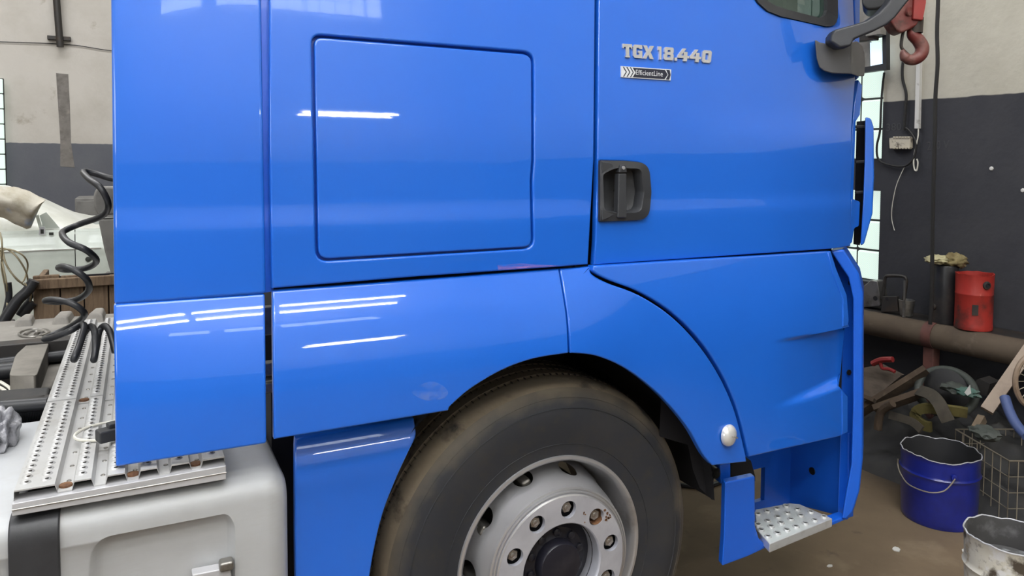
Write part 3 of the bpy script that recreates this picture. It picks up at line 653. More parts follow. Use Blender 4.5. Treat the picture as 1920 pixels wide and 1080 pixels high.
# mirror: base, arm, head
def mq(x, y, d): return atD(x, y, d)
def bd(x): return 2.53+(x-1527)*.0006+max(0, x-1597)*.0045
mb = MB()
for q in ([(1527.5,74),(1537,79.5),(1550,82),(1560,80),(1597,79),(1593,105),(1595,125),(1597,139),(1560,138),(1545,133.5),(1536,127),(1531,110)], [(1597,79),(1608,77),(1616,85),(1621,100),(1622,118),(1620.5,143),(1608,143),(1597,139),(1595,125),(1593,105)]):
    P = [mq(x,y,bd(x)) for x,y in q]; e = ray(1575,110).normalized()*.13; mb.prism(P, [p+e for p in P])
mb.build('mirror_base', M['mirror'], truck, smooth=30, bevel=.005, seg=3, weld=True)
q = [(1557,78),(1558,66),(1566,55),(1600,46),(1625,38),(1648,23),(1664,6),(1690,-34),(1740,-74),(1752,-40),(1712,-8),(1694,14),(1680,32),(1664,46),(1640,58),(1614,68),(1602,74),(1597,86),(1575,90)]
mb = MB(); P = [mq(x,y,2.50-.0004*(x-1557)) for x,y in q]; mb.prism(P, [p+fwd*.05 for p in P]); mb.build('mirror_arm', M['grey_pl'], truck, smooth=30, bevel=.008, seg=3)
hd = rounded([(1615,-240),(1690,-260),(1676,-6),(1652,17),(1625,19),(1616,8)], [10,10,14,10,8,5], 4)
mb = MB(); P = [mq(x,y,2.60) for x,y in hd]; mb.prism(P, [p+V((.12,.09,0)) for p in P]); mb.build('mirror_head', M['black'], truck, smooth=40, bevel=.012, seg=3)
# lower door / step panel with its two recessed bands and front edge
lowE = plus(lowE0, front_curve)
SU = [surf(x, y, lowE) for x, y in ((1480,633),(1583,615))]; SL = [surf(x, y, lowE) for x, y in ((1492,760),(1578,727))]
def zl_(S2, x): return S2[0].z+(S2[1].z-S2[0].z)*(x-S2[0].x)/(S2[1].x-S2[0].x)
def e_band(x, z):       # the middle of the panel is sunk, deepening towards the front; sharp steps above and below
    k = max(0, min(1, (x-SU[0].x+.06)/(SU[1].x-SU[0].x+.02)))
    ss = lambda t: (lambda q: q*q*(3-2*q))(max(0, min(1, t)))
    return .030*k*ss((zl_(SU, x)-z)/.012)*ss((z-zl_(SL, x))/.03)
lowE2 = plus(lowE, e_band)
Eo = cr([V((1113,499)), V((1115,511)), V((1143,526)), V((1200,548)), V((1260,586)), V((1312,638)), V((1353,700)), V((1383,769)), V((1405,857))], 5)
Ep = [(p.x,p.y) for p in Eo] + [(1574,819),(1588,811),(1589,742),(1574,724),(1577,700),(1584,618),(1590,603),(1586,555),(1566,505),(1556,471)]
step_door = panel('lower_door_panel', Ep, lowE2, M['blue'], truck, thick=.03, bevel=.005, dx=.03, dz=.006)
for q in ([(1579,733),(1590,743),(1590,811),(1580,815)], [(1552,473),(1558,471),(1568,503),(1588,553),(1592,600),(1590,611),(1581,613),(1581,562),(1562,512)]): panel('panel_edge_cap', q, lambda x,z: lowE(x,z)-.004, M['blue'], truck, thick=.02, bevel=.004, dx=.03, dz=.02)
# front corner column (outer face, recess behind it)
DE = (surf(1583, 650, lowE2)-CAM).dot(fwd)
print('DE', DE)
zc = lambda pts, d: [atD(x, y, d) for x, y in pts]
col_o = [(1556,470),(1582,468),(1610,512),(1618,548),(1618,860),(1612,920),(1600,960),(1587,974),(1578,974),(1585,930),(1596,870),(1599,760),(1599,560),(1590,520)]
mb = MB(); P = zc(col_o, DE-.02); mb.prism(P, [p+V((.12,.09,0)) for p in P]); mb.build('bumper_column', M['blue_in'], truck, smooth=35, bevel=.010, seg=3)
rec = [(1556,472),(1590,500),(1602,540),(1603,890),(1590,975),(1570,975),(1575,830),(1580,600)]
mb = MB(); P = zc(rec, DE+.05); mb.prism(P, [p+V((.08,.06,0)) for p in P]); mb.build('column_recess', M['blue_in'], truck, smooth=35, bevel=.004)
for x, y in ((1567,481),(1594,530),(1591,698)):
    c = atD(x, y, DE+.045); MB().lathe([(.010,0),(.010,-.004),(.0001,-.004)], c, 'Y', 12).build('column_bolt', M['gap'], truck)
# step well: back wall, front wall, tread, flap, post
G_ = lambda x, y, Y: atY(x, y, Y)
yo = -.02
flapL, flapR = surf(1358, 1000, lowF), surf(1416, 960, lowF)
zt = G_(1416, 985, yo).z                       # tread height reference
flap = [(1360,905),(1416,893),(1416,985),(1424,1012),(1441,1026),(1400,1045),(1354,1062),(1358,1000)]
mb = MB(); P = [G_(x,y,yo) for x,y in flap]; mb.prism(P, [p+V((.01,.03,0)) for p in P]); mb.build('step_flap', M['blue_in'], truck, smooth=35, bevel=.005)
mb = MB(); q = [(1350,872),(1370,868),(1370,902),(1352,908)]; P = [G_(x,y,yo+.05) for x,y in q]; mb.prism(P, [p+V((.01,.05,0)) for p in P]); mb.build('flap_post', M['blue_in'], truck, bevel=.003)
mb = MB(); q = [(1371,866),(1408,864),(1416,893),(1416,902),(1371,910)]; Pq = [G_(x,y,yo+.09) for x,y in q]; mb.prism(Pq, [p+V((.01,.04,0)) for p in Pq]); mb.build('flap_recess', M['gap'], truck, smooth=0)
# flap return (top edge running inwards to the well back wall)
xF0, xF1 = P[0].x, G_(1416,893,yo).x
# well side facing the camera end (front wall with the round hole): plane across the truck
xw = G_(1589, 900, .02).x
zTop = G_(1500, 838, .0).z; 
yb = .30
backp = lambda x, y: atY(x, y, yb)
pw = lambda x, y: CAM + ray(x, y)*((xw-CAM.x)/ray(x, y).x)
tl, bl, tr, br = pw(1483, 838), pw(1483, 945), pw(1592, 812), pw(1590, 972)
yb = tl.y
mb = MB()
for q in ([tl+V((0,.01,0)), tr, br, bl+V((0,.01,0))],): mb.prism(q, [p+V((.03,.0,0)) for p in q])
fw = mb.build('step_front_wall', M['blue_in'], truck, smooth=30, bevel=.004)
c = pw(1523, 883); MB().lathe([(.014,-.0025),(.014,.0),(.0001,.0)], c, 'X', 18).build('drain_hole', M['gap'], truck)
# back wall with a rounded cut-out
b_out = [(1370,866),(1484,836),(1484,948),(1370,980)]; 
bo = [V((p.x, p.z)) for p in (atY(x,y,yb) for x,y in b_out)]
cut = rounded([(1412,881),(1433,880),(1433.5,932),(1424,940),(1404,944)], [0,5,8,0,0], 4)
bi = [V((p.x, p.z)) for p in (atY(x,y,yb) for x,y in cut)]
zhi = max(p.y for p in bo)+.06; zlo = min(p.y for p in bo)-.02; x0, x1 = bo[0].x, xw
cx0, cx1 = min(p.x for p in bi), max(p.x for p in bi); cz0, cz1 = min(p.y for p in bi), max(p.y for p in bi)
mb = MB()
for a, b in (((x0,zlo),(cx0,zhi)), ((cx1,zlo),(x1+.03,zhi)), ((cx0,cz1),(cx1,zhi)), ((cx0,zlo),(cx1,cz0))): mb.box2((a[0],yb,a[1]), (b[0],yb+.02,b[1]))
mb.build('step_back_wall', M['blue_in'], truck, smooth=0, weld=True)
# tread plate with raised perforations
zs = G_(1443, 1020, yo).z+.028
tp = [atZ(x, y, zs) for x, y in ((1416,955),(1480,943),(1500,945),(1561,972),(1443,1020),(1418,992))]
mb = MB(); mb.prism(tp, [p-V((0,0,.03)) for p in tp]); tread = mb.build('step_tread', M['step'], truck, bevel=.003)
tm = None; u1 = (tp[3]-tp[4]); u2 = (tp[1]-tp[3])
rows = [((1421,964),(1474,949),4),((1421,984),(1495,955),5),((1427,994),(1520,960),6),((1440,1006),(1545,969),7)]
for a, b, n in rows:
    for k in range(n):
        t_ = k/(n-1); p = atZ(a[0]+(b[0]-a[0])*t_, a[1]+(b[1]-a[1])*t_, zs)
        if tm is None:
            mb = MB(); mb.lathe([(.0125,0),(.0108,.0045),(.0085,.005),(.0078,-.0002)], p, 'Z', 14); tm = mb.build('tread_ring', M['step'], tread, loc=p)
            mb = MB(); mb.lathe([(.0080,.0014),(.0001,.0014)], p, 'Z', 14); th = mb.build('tread_hole', M['gap'], tread, loc=p)
        else: copy_to(tm, p, tread); copy_to(th, p, tread)
# sill under the tread
sl = [atY(x, y, yo) for x, y in ((1441,1022),(1562,977),(1588,968),(1588,974),(1560,986),(1446,1029))]
mb = MB(); mb.prism(sl, [p+V((.01,.04,0)) for p in sl]); mb.build('step_sill', M['blue_in'], truck, bevel=.004)
# skirt behind the wheel
rk = cr([V((776,784)), V((779,802)), V((779,820)), V((765,850)), V((740,905)), V((716,970)), V((700,1040)), V((690,1110)), V((686,1200))], 5)
kl = [(554,822)] + [(p.x,p.y) for p in rk] + [(556,1225),(553,1000),(553,838)]
def kroll(x, z): d = max(0, KX0-x); return 8*d*d
KX0 = surf(566, 900, skp).x
panel('rear_skirt', kl, plus(skp, kroll), M['blue'], truck, thick=.02, bevel=.004, dx=.025, dz=.012)
# ---------------------------------------------------------------- dark structure inside
mb = MB()
zl = .98
xa, xb = surf(507, 500, cabp).x, 1.25
mb.box2((xa+.02, .10, 1.22), (.95, 2.4, 3.0)); mb.box2((xa+.02,.34,.92), (xa+.5, 2.3, 1.22)); mb.build('cab_shell', M['gap'], truck, smooth=0)
panel('cab_gap_strip', [(484,-900),(509,-900),(513,546),(494,549),(486,0)], lambda x,z: cabp(x,z)+.022, M['blue_in'], truck, thick=.02, bevel=0)
MB().box2((.12,.085,1.2),(1.2,.4,1.36)).build('door_sill', M['gap'], truck, smooth=0)
MB().box2((.5, .45, .62), (1.15, 2.2, 1.2)).build('engine_block', M['gap'], truck, smooth=0, bevel=.02)
MB().box2((.95, 1.2, .45), (1.3, 2.3, 2.9)).build('cab_front', M['blue_in'], truck, smooth=0, bevel=.03)
for y in (.82, 1.68): MB().box2((-5.2, y-.04, .62), (1.1, y+.04, .88)).build('chassis_rail', M['metal_dk'], truck, bevel=.006)
MB().box2((-.12,.4,.42), (.12,2.1,.56)).build('front_axle', M['metal_dk'], truck, bevel=.02)
# wheel housing liner
wc = atY(1049, 1051, -.03)
def liner(a, b): return wc
mb = MB()
mb.grid(lambda u, v: V((wc.x+math.cos(math.radians(3+u*150))*.60, .012+v*.62, wc.z+math.sin(math.radians(3+u*150))*.585)), 28, 3, None)
mb.build('wheel_housing', M['gap'], truck, smooth=60)
mb = MB(); q = [(1240,745),(1262,770),(1298,806),(1322,850),(1338,876),(1336,938),(1312,915),(1299,880),(1290,834),(1262,826),(1236,818)]
P = [atY(x,y,.05) for x,y in q]; mb.prism(P, [p+V((.02,.02,0)) for p in P]); mb.build('mud_flap', M['gap'], truck, smooth=0)
c = atY(1343, 888, .03); MB().lathe([(.018,0),(.022,.03),(.02,.05),(.0001,.05)], c, 'Y', 14).build('flap_fastener', M['steel'], truck)
# ---------------------------------------------------------------- front wheel
R0 = .516; ax = V((wc.x+.018, 0, .450)); yT = .035              # yT: outer sidewall plane
tp_ = [(.287,yT+.020),(.296,yT+.004),(.315,yT+.003),(.36,yT-.004),(.405,yT-.008),(.445,yT-.003),(.470,yT+.006),(.485,yT+.014),(.493,yT+.022)]
yy = yT+.05; gr = []
tread_prof = [(.493,yT+.022),(.499,yT+.029),(.506,yT+.042),(.511,yT+.058)]
for g in (.040,.095,.150,.205):
    tread_prof += [(R0-(.003 if g < .06 else 0),yT+.045+g),(R0-.013,yT+.047+g),(R0-.013,yT+.055+g),(R0,yT+.057+g)]
tread_prof += [(.5125,yT+.315),(.47,yT+.345),(.40,yT+.352),(.30,yT+.34),(.287,yT+.32)]
mb = MB(); mb.lathe(tp_, ax, 'Y', 128); tyre = mb.build('tyre', M['rubber'], truck, smooth=40)
mb = MB(); mb.lathe(tread_prof, ax, 'Y', 128); mb.build('tyre_tread', M['tread'], tyre, smooth=25)
# sipes: short cuts across the ribs, as one joined part
mb = MB()
for k in range(150):
    a = 2*PI*k/150
    for g in (.040,.095,.150,.205):
        p = ax+V((math.cos(a)*(R0+.0004), yT+.041+g, math.sin(a)*(R0+.0004)))
        mb.box(p, (.002,.012,.004), rot=Matrix.Rotation(PI/2-a, 3, 'Y'))
mb.build('tread_sipes', M['groove'], tyre, smooth=0, kind='stuff')
for r_, w_ in ((.468,.0012),(.44,.001),(.335,.0012)):
    yv = yT + (.0052 if r_ > .45 else (-.0048 if r_ > .4 else -.0005)); mb = MB(); mb.lathe([(r_-.002,yv+.002),(r_,yv-w_),(r_+.002,yv+.002)], ax, 'Y', 96); mb.build('sidewall_ridge', M['rubber'], tyre)
# rim: lip + barrel, dish with ten hand holes
yl = yT+.006
mb = MB(); mb.lathe([(.286,yl+.03),(.292,yl+.006),(.300,yl-.003),(.2985,yl-.008),(.291,yl-.009),(.284,yl-.003),(.279,yl+.012),(.275,yl+.035),(.268,yl+.07),(.262,yl+.14),(.258,yl+.30)], ax, 'Y', 96); rim = mb.build('wheel_rim', M['rim'], truck, smooth=35)
yf = yT-.052                         # plane of the trim ring (outermost part of the dish)
def surf_rev(prof, v):
    L = [0]
    for a, b in zip(prof, prof[1:]): L.append(L[-1]+math.hypot(b[0]-a[0], b[1]-a[1]))
    s = v*L[-1]
    for i in range(len(prof)-1):
        if s <= L[i+1] or i == len(prof)-2:
            t = (s-L[i])/(L[i+1]-L[i]); return prof[i][0]+(prof[i+1][0]-prof[i][0])*t, prof[i][1]+(prof[i+1][1]-prof[i][1])*t
def holed(mb, prof, n, a, b, off, depth, vc=.5, flat=False):
    hs = PI/n; Mn = 32
    pm = lambda th, v: (lambda rh: ax+V((math.cos(th)*rh[0], rh[1], math.sin(th)*rh[0])))(surf_rev(prof, v))
    for i in range(n):
        th0 = off+2*PI*i/n; rings = []
        for s in (0, .35, .7, 1):
            r_ = []
            for k in range(Mn):
                ph = 2*PI*(k+.0)/Mn; c, d = math.cos(ph), math.sin(ph); m = max(abs(c), abs(d))
                X, Y = (c/m, d/m); xi, yi = c*a, d*b
                x = xi+(X-xi)*s; y = yi+(Y*(1 if Y > 0 else 1)-yi)*s
                v = vc + (y*(1-vc) if y > 0 else y*vc); r_.append(pm(th0+x*hs, v))
            rings.append(r_)
        inner = rings[0]; deep = [p+V((0,depth,0)) for p in inner]
        vs = [[mb.bm.verts.new(p) for p in r] for r in [deep]+rings]
        for A, B in zip(vs, vs[1:]):
            for k in range(Mn): mb.bm.faces.new((A[k], A[(k+1)%Mn], B[(k+1)%Mn], B[k]))
    return mb
dish = [(.262,yl+.115),(.256,yl+.085),(.247,yl+.045),(.238,yf+.058),(.231,yf+.034),(.226,yf+.018)]
mb = MB(); holed(mb, dish, 10, .40, .50, math.radians(72), .012, .5); mb.build('wheel_dish', M['rim'], rim, smooth=45, weld=True)
MB().lathe([(.226,yf+.018),(.2245,yf+.010),(.2195,yf+.0085),(.2185,yf+.012),(.2155,yf+.012),(.215,yf+.005),(.2115,yf+.004),(.211,yf+.0075),(.209,yf+.0075),(.208,yf),(.204,yf-.002)], ax, 'Y', 96).build('ring_steps', M['rim'], rim, smooth=30)
ringp = [(.204,yf-.002),(.128,yf-.002)]
mb = MB(); holed(mb, ringp, 10, .475, .66, math.radians(84), .014, .52); mb.build('trim_ring', M['flange'], rim, smooth=35, weld=True)
MB().lathe([(.128,yf-.002),(.125,yf+.001),(.123,yf+.008),(.122,yf+.07)], ax, 'Y', 72).build('ring_bore', M['flange'], rim, smooth=40)
MB().lathe([(.21,yf+.034),(.12,yf+.034)], ax, 'Y', 64).build('nut_flange', M['gap'], rim)
# nuts
rn = .1675; nut = None
for i in range(10):
    a = math.radians(84)+2*PI*i/10; c = ax+V((math.cos(a)*rn, yf+.010, math.sin(a)*rn))
    if nut is None:
        mb = MB(); mb.lathe([(.0168,.024),(.0168,.002),(.0150,-.001),(.0088,-.001),(.0085,.006),(.0001,.006)], c, 'Y', 6); nut = mb.build('wheel_nut', M['nut'], rim, smooth=20, loc=c)
        mb = MB(); mb.lathe([(.021,.026),(.020,.020),(.012,.018)], c, 'Y', 16); wsh = mb.build('nut_washer', M['hub'], rim, loc=c)
        mb = MB(); mb.lathe([(.0080,.01),(.0080,-.002),(.0065,-.003),(.0001,-.003)], c, 'Y', 12); std = mb.build('wheel_stud', M['nut'], rim, loc=c)
    else:
        copy_to(nut, c, rim).rotation_euler = (0, .3*i, 0); copy_to(wsh, c, rim); copy_to(std, c, rim)
# rust around one nut
a = math.radians(84-36); c = ax+V((math.cos(a)*rn, yf, math.sin(a)*rn))
mb = MB(); mb.lathe([(.0246,.0025),(.0244,.018),(.0190,.030)], c+V((0,-.002,0)), 'Y', 24); mb.build('rust_stain', M['rust'], rim)
mb = MB()
for k in range(16):
    b_ = random.uniform(-.5, .9)+a*0; rr = random.uniform(.029, .052); p = c+V((math.cos(b_)*rr, -.0032, math.sin(b_-.25)*rr*.8))
    if math.hypot(p.x-ax.x, p.z-ax.z) > .198: continue
    n_ = random.uniform(.0015,.005); mb.prism([p+V((math.cos(t)*n_*random.uniform(.6,1.5),0,math.sin(t)*n_)) for t in (0,1.2,2.5,3.7,5)], [p+V((math.cos(t)*n_,.002,math.sin(t)*n_)) for t in (0,1.2,2.5,3.7,5)])
for k in range(5):
    p = c+V((-.033-random.random()*.012, -.0032, random.uniform(-.01,.03))); n_ = .0022; mb.prism([p+V((math.cos(t)*n_,0,math.sin(t)*n_)) for t in (0,1.2,2.5,3.7,5)], [p+V((math.cos(t)*n_,.002,math.sin(t)*n_)) for t in (0,1.2,2.5,3.7,5)])
mb.build('rust_flecks', M['rust'], rim, smooth=0, kind='stuff')
# hub
mb = MB(); mb.lathe([(.123,yf+.060),(.104,yf+.052),(.096,yf+.045),(.078,yf+.044),(.068,yf+.040),(.066,yf+.014),(.062,yf+.008),(.04,yf+.004),(.0001,yf+.004)], ax+V((-.012,0,0))*0, 'Y', 64); hub = mb.build('hub', M['hub'], rim, smooth=35)
hb = None
for i in range(10):
    a = math.radians(15)+2*PI*i/10; c = ax+V((math.cos(a)*.083, yf+.040, math.sin(a)*.083))
    if hb is None:
        mb = MB(); mb.lathe([(.012,.006),(.0115,-.003),(.006,-.006),(.0001,-.006)], c, 'Y', 10); hb = mb.build('hub_bolt', M['hub'], rim, loc=c)
    else: copy_to(hb, c, rim)
# brake parts glimpsed through the hand holes
MB().lathe([(.22,.17),(.22,.21),(.10,.21)], ax, 'Y', 48).build('brake_disc', M['metal_dk'], truck)
for a_ in (108, 151, 187):
    a = math.radians(a_); c = ax+V((math.cos(a)*.222, .10, math.sin(a)*.222)); MB().box(c, (.05,.08,.03), rot=Matrix.Rotation(-a, 3, 'Y')).build('caliper_piece', M['steel'], truck, bevel=.008)
# ---------------------------------------------------------------- catwalk behind the cab
ZK = .938
def xk(px): return atZ(px, 926-(px-22)*.188, ZK).x
lat = V((0,0,0))
e0, e1 = atZ(22, 926, ZK), atZ(421, 851, ZK)
yN = (e0.y+e1.y)/2                      # near edge of the walkway
yS = atZ(150, 746, ZK).y                # seam between the two plates
yFa = atZ(150, 600, ZK).y
ribs = [(22,104),(137,173),(200,236),(262,296),(320,356),(378,421)]
ribs = [(xk(a), xk(b)) for a, b in ribs]
H = .017; T = .003
def plate(y0, y1, nm):
    # folded profile along X, extruded along Y
    pr = []
    pr.append((ribs[0][0], ZK-.034))
    for i, (a, b) in enumerate(ribs):
        pr += [(a+.002, ZK), (b-.002, ZK)]
        if i < len(ribs)-1: pr += [(b+.003, ZK-H), (ribs[i+1][0]-.003, ZK-H)]
    pr.append((ribs[-1][1]+.001, ZK-.034))
    mb = MB(); lo = [(x, z-T) for x, z in pr]
    vs = {}
    rows_ = []
    for y in (y0, y1):
        rows_.append(([mb.bm.verts.new((x,y,z)) for x,z in pr], [mb.bm.verts.new((x+ (0),y,z)) for x,z in lo]))
    (a0, b0), (a1, b1) = rows_
    n = len(pr)
    for i in range(n-1):
        mb.bm.faces.new((a0[i],a0[i+1],a1[i+1],a1[i])); mb.bm.faces.new((b0[i],b1[i],b1[i+1],b0[i+1]))
        mb.bm.faces.new((a0[i],b0[i],b0[i+1],a0[i+1])); mb.bm.faces.new((a1[i],a1[i+1],b1[i+1],b1[i]))
    mb.bm.faces.new((a0[0],a1[0],b1[0],b0[0])); mb.bm.faces.new((a0[-1],b0[-1],b1[-1],a1[-1]))
    pl = mb.build('catwalk_plate', M['alu'], truck, smooth=0, bevel=.003)
    # pressed louvres in rows along each rib: small raised scoops with a dark slot
    mb = MB(); md = MB(); y = y0+.035
    while y < y1-.02:
        for i, (a, b) in enumerate(ribs):
            cs = [a+(b-a)*.24, a+(b-a)*.72] if i == 0 else [(a+b)/2-.004]
            for cx in cs:
                mb.lathe([(.0001,.0058),(.005,.005),(.008,.003),(.0105,0)], (cx,y,ZK), 'Z', 10)
                md.lathe([(.0001,.0050),(.0036,.0046),(.0040,.003)], (cx+.002,y-.0045,ZK), 'Z', 8)
        y += .030
    s_ = mb.build('plate_louvres', M['alu'], pl, smooth=60, kind='stuff')
    s_ = md.build('louvre_slots', M['metal_dk'], pl, smooth=0, kind='stuff')
    mb = MB(); y = y0+.05
    while y < y1:
        for (a, b), (c, d) in zip(ribs, ribs[1:]): mb.lathe([(.005,0),(.004,.002),(.0001,.002)], ((b+c)/2+.004, y, ZK-H), 'Z', 6)
        y += .085
    mb.build('plate_rivets', M['steel'], pl, kind='stuff')
    for i, ((a, b), (c, d)) in enumerate(zip(ribs, ribs[1:])):
        if i in (0, 2, 4): MB().lathe([(.013,0),(.012,.004),(.0001,.006)], ((b+c)/2, y0+.025, ZK-H), 'Z', 14).build('rusty_bolt', M['rust'], pl)
plate(yN, yS-.004, 'a'); plate(yS+.004, yFa, 'b')
# edge trim below the near edge
tr = [(22,945),(424,873),(424.5,899),(22,969)]
P = [atY(x, y, yN-.012) for x, y in tr]
mb = MB(); mb.prism(P, [p+V((0,.05,0)) for p in P]); mb.build('catwalk_trim', M['alu2'], truck, bevel=.002)
q = [atY(x, y, yN-.0125) for x, y in ((22,957),(424.5,886))]; 
mb = MB(); mb.tube([q[0], q[1]], .0016, 6); mb.build('trim_groove', M['steel'], truck)
for (a, b) in ((40,102),(300,420)):
    c0, c1 = xk(a), xk(b); MB().box2((c0, yN+.02, ZK-.060), (c1, yN+.3, ZK-.036)).build('catwalk_bracket', M['metal_dk'], truck)
# fuel tank: rounded-square section along the truck, front face with an embossed pocket
ty = yN-.012; xr_ = atY(536, 950, ty+.05).x; ztk = ZK-.062
tx0 = -3.2; tz0 = ztk-.62; 
tkp = rounded([(ty, tz0),(ty, ztk),(ty+.70, ztk),(ty+.70, tz0)], .05, 8)
xr_f = atY(505, 960, ty).x
# body between strap and right end, with the pocket pressed into the face
pk = rounded([(150,1290),(168,1012),(428,962),(441,985),(441,1290)], [0,46,34,10,0], 7)
strap = (atY(15,1000,ty).x, atY(112,1000,ty).x)
mb = MB()
ends = [(tx0,1.0),(xr_-.05,1.0),(xr_-.03,.985),(xr_-.012,.955),(xr_,.90)]
cy_, cz_ = ty+.35, (ztk+tz0)/2
rg = [[mb.bm.verts.new((x, cy_+(y-cy_)*s, cz_+(z-cz_)*s)) for y, z in tkp] for x, s in ends]
pk_xz = [(p.x, p.z) for p in (atY(x,y,ty) for x,y in pk)]
for a, b in zip(rg, rg[1:]):
    for i in range(len(tkp)):
        j = (i+1)%len(tkp)
        ys = (a[i].co.y+a[j].co.y)/2
        if a is rg[0] and abs(a[i].co.y-ty) < 1e-4 and abs(a[j].co.y-ty) < 1e-4: continue   # open front face: filled below
        mb.bm.faces.new((a[i],a[j],b[j],b[i]))
mb.bm.faces.new(rg[0][::-1]); mb.bm.faces.new(rg[-1])
zf = sorted(z for y, z in tkp if abs(y-ty) < 1e-4)
fx0, fx1 = tx0, xr_-.05
zb_ = max(zf[0], .40)
pk_xz = [(min(x, fx1-.03), min(zf[-1]-.008, max(z, zf[0]+.04))) for x, z in pk_xz]
pcx = sum(p[0] for p in pk_xz)/len(pk_xz); pcz = sum(p[1] for p in pk_xz)/len(pk_xz)
# front face with pocket: fill between rectangle and pocket outline
ov = [mb.bm.verts.new(p) for p in ((fx0,ty,zf[0]),(fx1,ty,zf[0]),(fx1,ty,zf[-1]),(fx0,ty,zf[-1]))]
pv = [mb.bm.verts.new((x,ty,z)) for x,z in pk_xz]
ed = [mb.bm.edges.new((l[i], l[(i+1)%len(l)])) for l in (ov, pv) for i in range(len(l))]
bmesh.ops.triangle_fill(mb.bm, use_beauty=True, edges=ed)
prev = pv
for s, d in ((.975,.004),(.93,.014),(.88,.024),(.84,.027)):
    cur = [mb.bm.verts.new((pcx+(x-pcx)*s, ty+d, pcz+(z-pcz)*s)) for x,z in pk_xz]
    for i in range(len(pv)): mb.bm.faces.new((prev[i], prev[(i+1)%len(pv)], cur[(i+1)%len(pv)], cur[i]))
    prev = cur
mb.bm.faces.new(prev)
tank = mb.build('fuel_tank', M['tank'], truck, smooth=50, weld=True)
mb = MB()
o_ = rounded([(ty-.012, tz0-.01),(ty-.012, ztk+.006),(ty+.71, ztk+.006),(ty+.71, tz0-.01)], .056, 8)
P = [V((strap[0], y, z)) for y, z in o_]; mb.prism(P, [p+V((strap[1]-strap[0],0,0)) for p in P]); mb.build('tank_strap', M['black'], truck, smooth=40, bevel=.004)
# small fitting and bracket low on the tank
c = atY(424, 1058, ty-.002); MB().box(c, (.03,.03,.022)).build('tank_fitting', M['steel'], tank, bevel=.006)
P = [atY(x,y,ty-.01) for x,y in ((360,1078),(432,1064),(436,1092),(362,1105))]; mb = MB(); mb.prism(P, [p+V((0,.03,0)) for p in P]); mb.build('tank_bracket', M['alu2'], tank, bevel=.003)
# dark space between tank and skirt
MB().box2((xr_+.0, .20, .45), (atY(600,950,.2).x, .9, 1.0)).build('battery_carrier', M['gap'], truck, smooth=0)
# bright cab-mount pieces glimpsed in the panel gap
for y_, h_ in ((600, 55), (690, 26), (725, 20)):
    p = atY(505, y_, .12); MB().box(p, (.03,.03,h_/1400*1.8)).build('cab_mount', M['steel'], truck, bevel=.004)
# white cable loop with a black connector lying on the walkway
zc_ = ZK+.004
mb = MB(); mb.tube(cr([atZ(x,y,zc_) for x,y in ((226,788),(190,794),(160,803),(143,813),(140,820),(150,825),(180,826),(205,823),(226,819))], 6), .0035, 6); cw = mb.build('white_cable', M['cwire'], truck)
p = atZ(200, 815, zc_+.02)
cn = MB().box(p, (.04,.035,.028), rot=Matrix.Rotation(.35,3,'Z')).build('connector', M['black'], cw, bevel=.004)
MB().box(p+V((.012,.01,.018)), (.022,.025,.012), rot=Matrix.Rotation(.35,3,'Z')).build('connector_clip', M['black'], cw, bevel=.003)
# coiled air line
def coil(pts, nm='air_coil'):
    q = [atY(x, y, yy) for x, y, yy in pts]; mb = MB(); mb.tube(cr(q, 7), .0095, 10); return mb.build(nm, M['hose'], truck)
yc = .80
coil([(240,340,yc),(206,334,yc),(180,326,yc+.03),(157,322,yc+.02),(165,334,yc-.04),(188,352,yc-.1),(202,378,yc-.1),(200,396,yc-.05),(185,408,yc),(150,420,yc+.08),(122,432,yc+.06),(117,440,yc),(130,455,yc-.07),(160,468,yc-.1),(179,484,yc-.06),(178,494,yc),(160,503,yc+.06),(126,506,yc+.06),(110,502,yc+.02),(120,500,yc-.05),(142,508,yc-.1),(163,525,yc-.1),(166,545,yc-.04),(145,561,yc+.05),(112,566,yc+.06),(85,564,yc+.02),(100,562,yc-.05),(132,568,yc-.1),(155,583,yc-.1),(156,595,yc-.04),(133,612,yc+.04),(104,626,yc+.06),(84,635,yc+.02),(95,634,yc-.04),(130,621,yc-.08),(152,609,yc-.06),(158,614,yc-.1),(150,645,yc-.16),(139,672,yc-.2),(143,668,yc-.14),(155,630,yc-.08),(170,612,yc-.08),(178,625,yc-.14),(179,655,yc-.19),(176,675,yc-.2),(181,650,yc-.14),(186,622,yc-.08),(196,611,yc-.08),(207,625,yc-.12),(216,660,yc-.16)])
# things inside the chassis frame, left of the walkway
def hump(name, outline, z0, h, m, par, bevel=.02):
    P = [atZ(x,y,z0) for x,y in outline]; mb = MB(); mb.prism([p+V((0,0,h)) for p in P], [p-V((0,0,.12)) for p in P]); return mb.build(name, m, par, smooth=40, bevel=bevel, seg=4)
hump('gearbox_cover', rounded([(18,742),(30,700),(62,668),(72,660),(96,664),(90,684),(70,742)], 6), .80, .07, M['gbox'], truck, .035)
hump('gearbox_casing', [(70,745),(95,676),(140,664),(100,738)], .76, .03, M['gbox'], truck, .012)
hump('cross_member', [(-80,772),(-80,748),(95,736),(90,757)], .86, .02, M['dust_bk'], truck, .01)
mb = MB(); mb.tube([atZ(-80,770,.90), atZ(90,757,.90)], .02, 10); mb.build('air_pipe', M['hose'], truck)
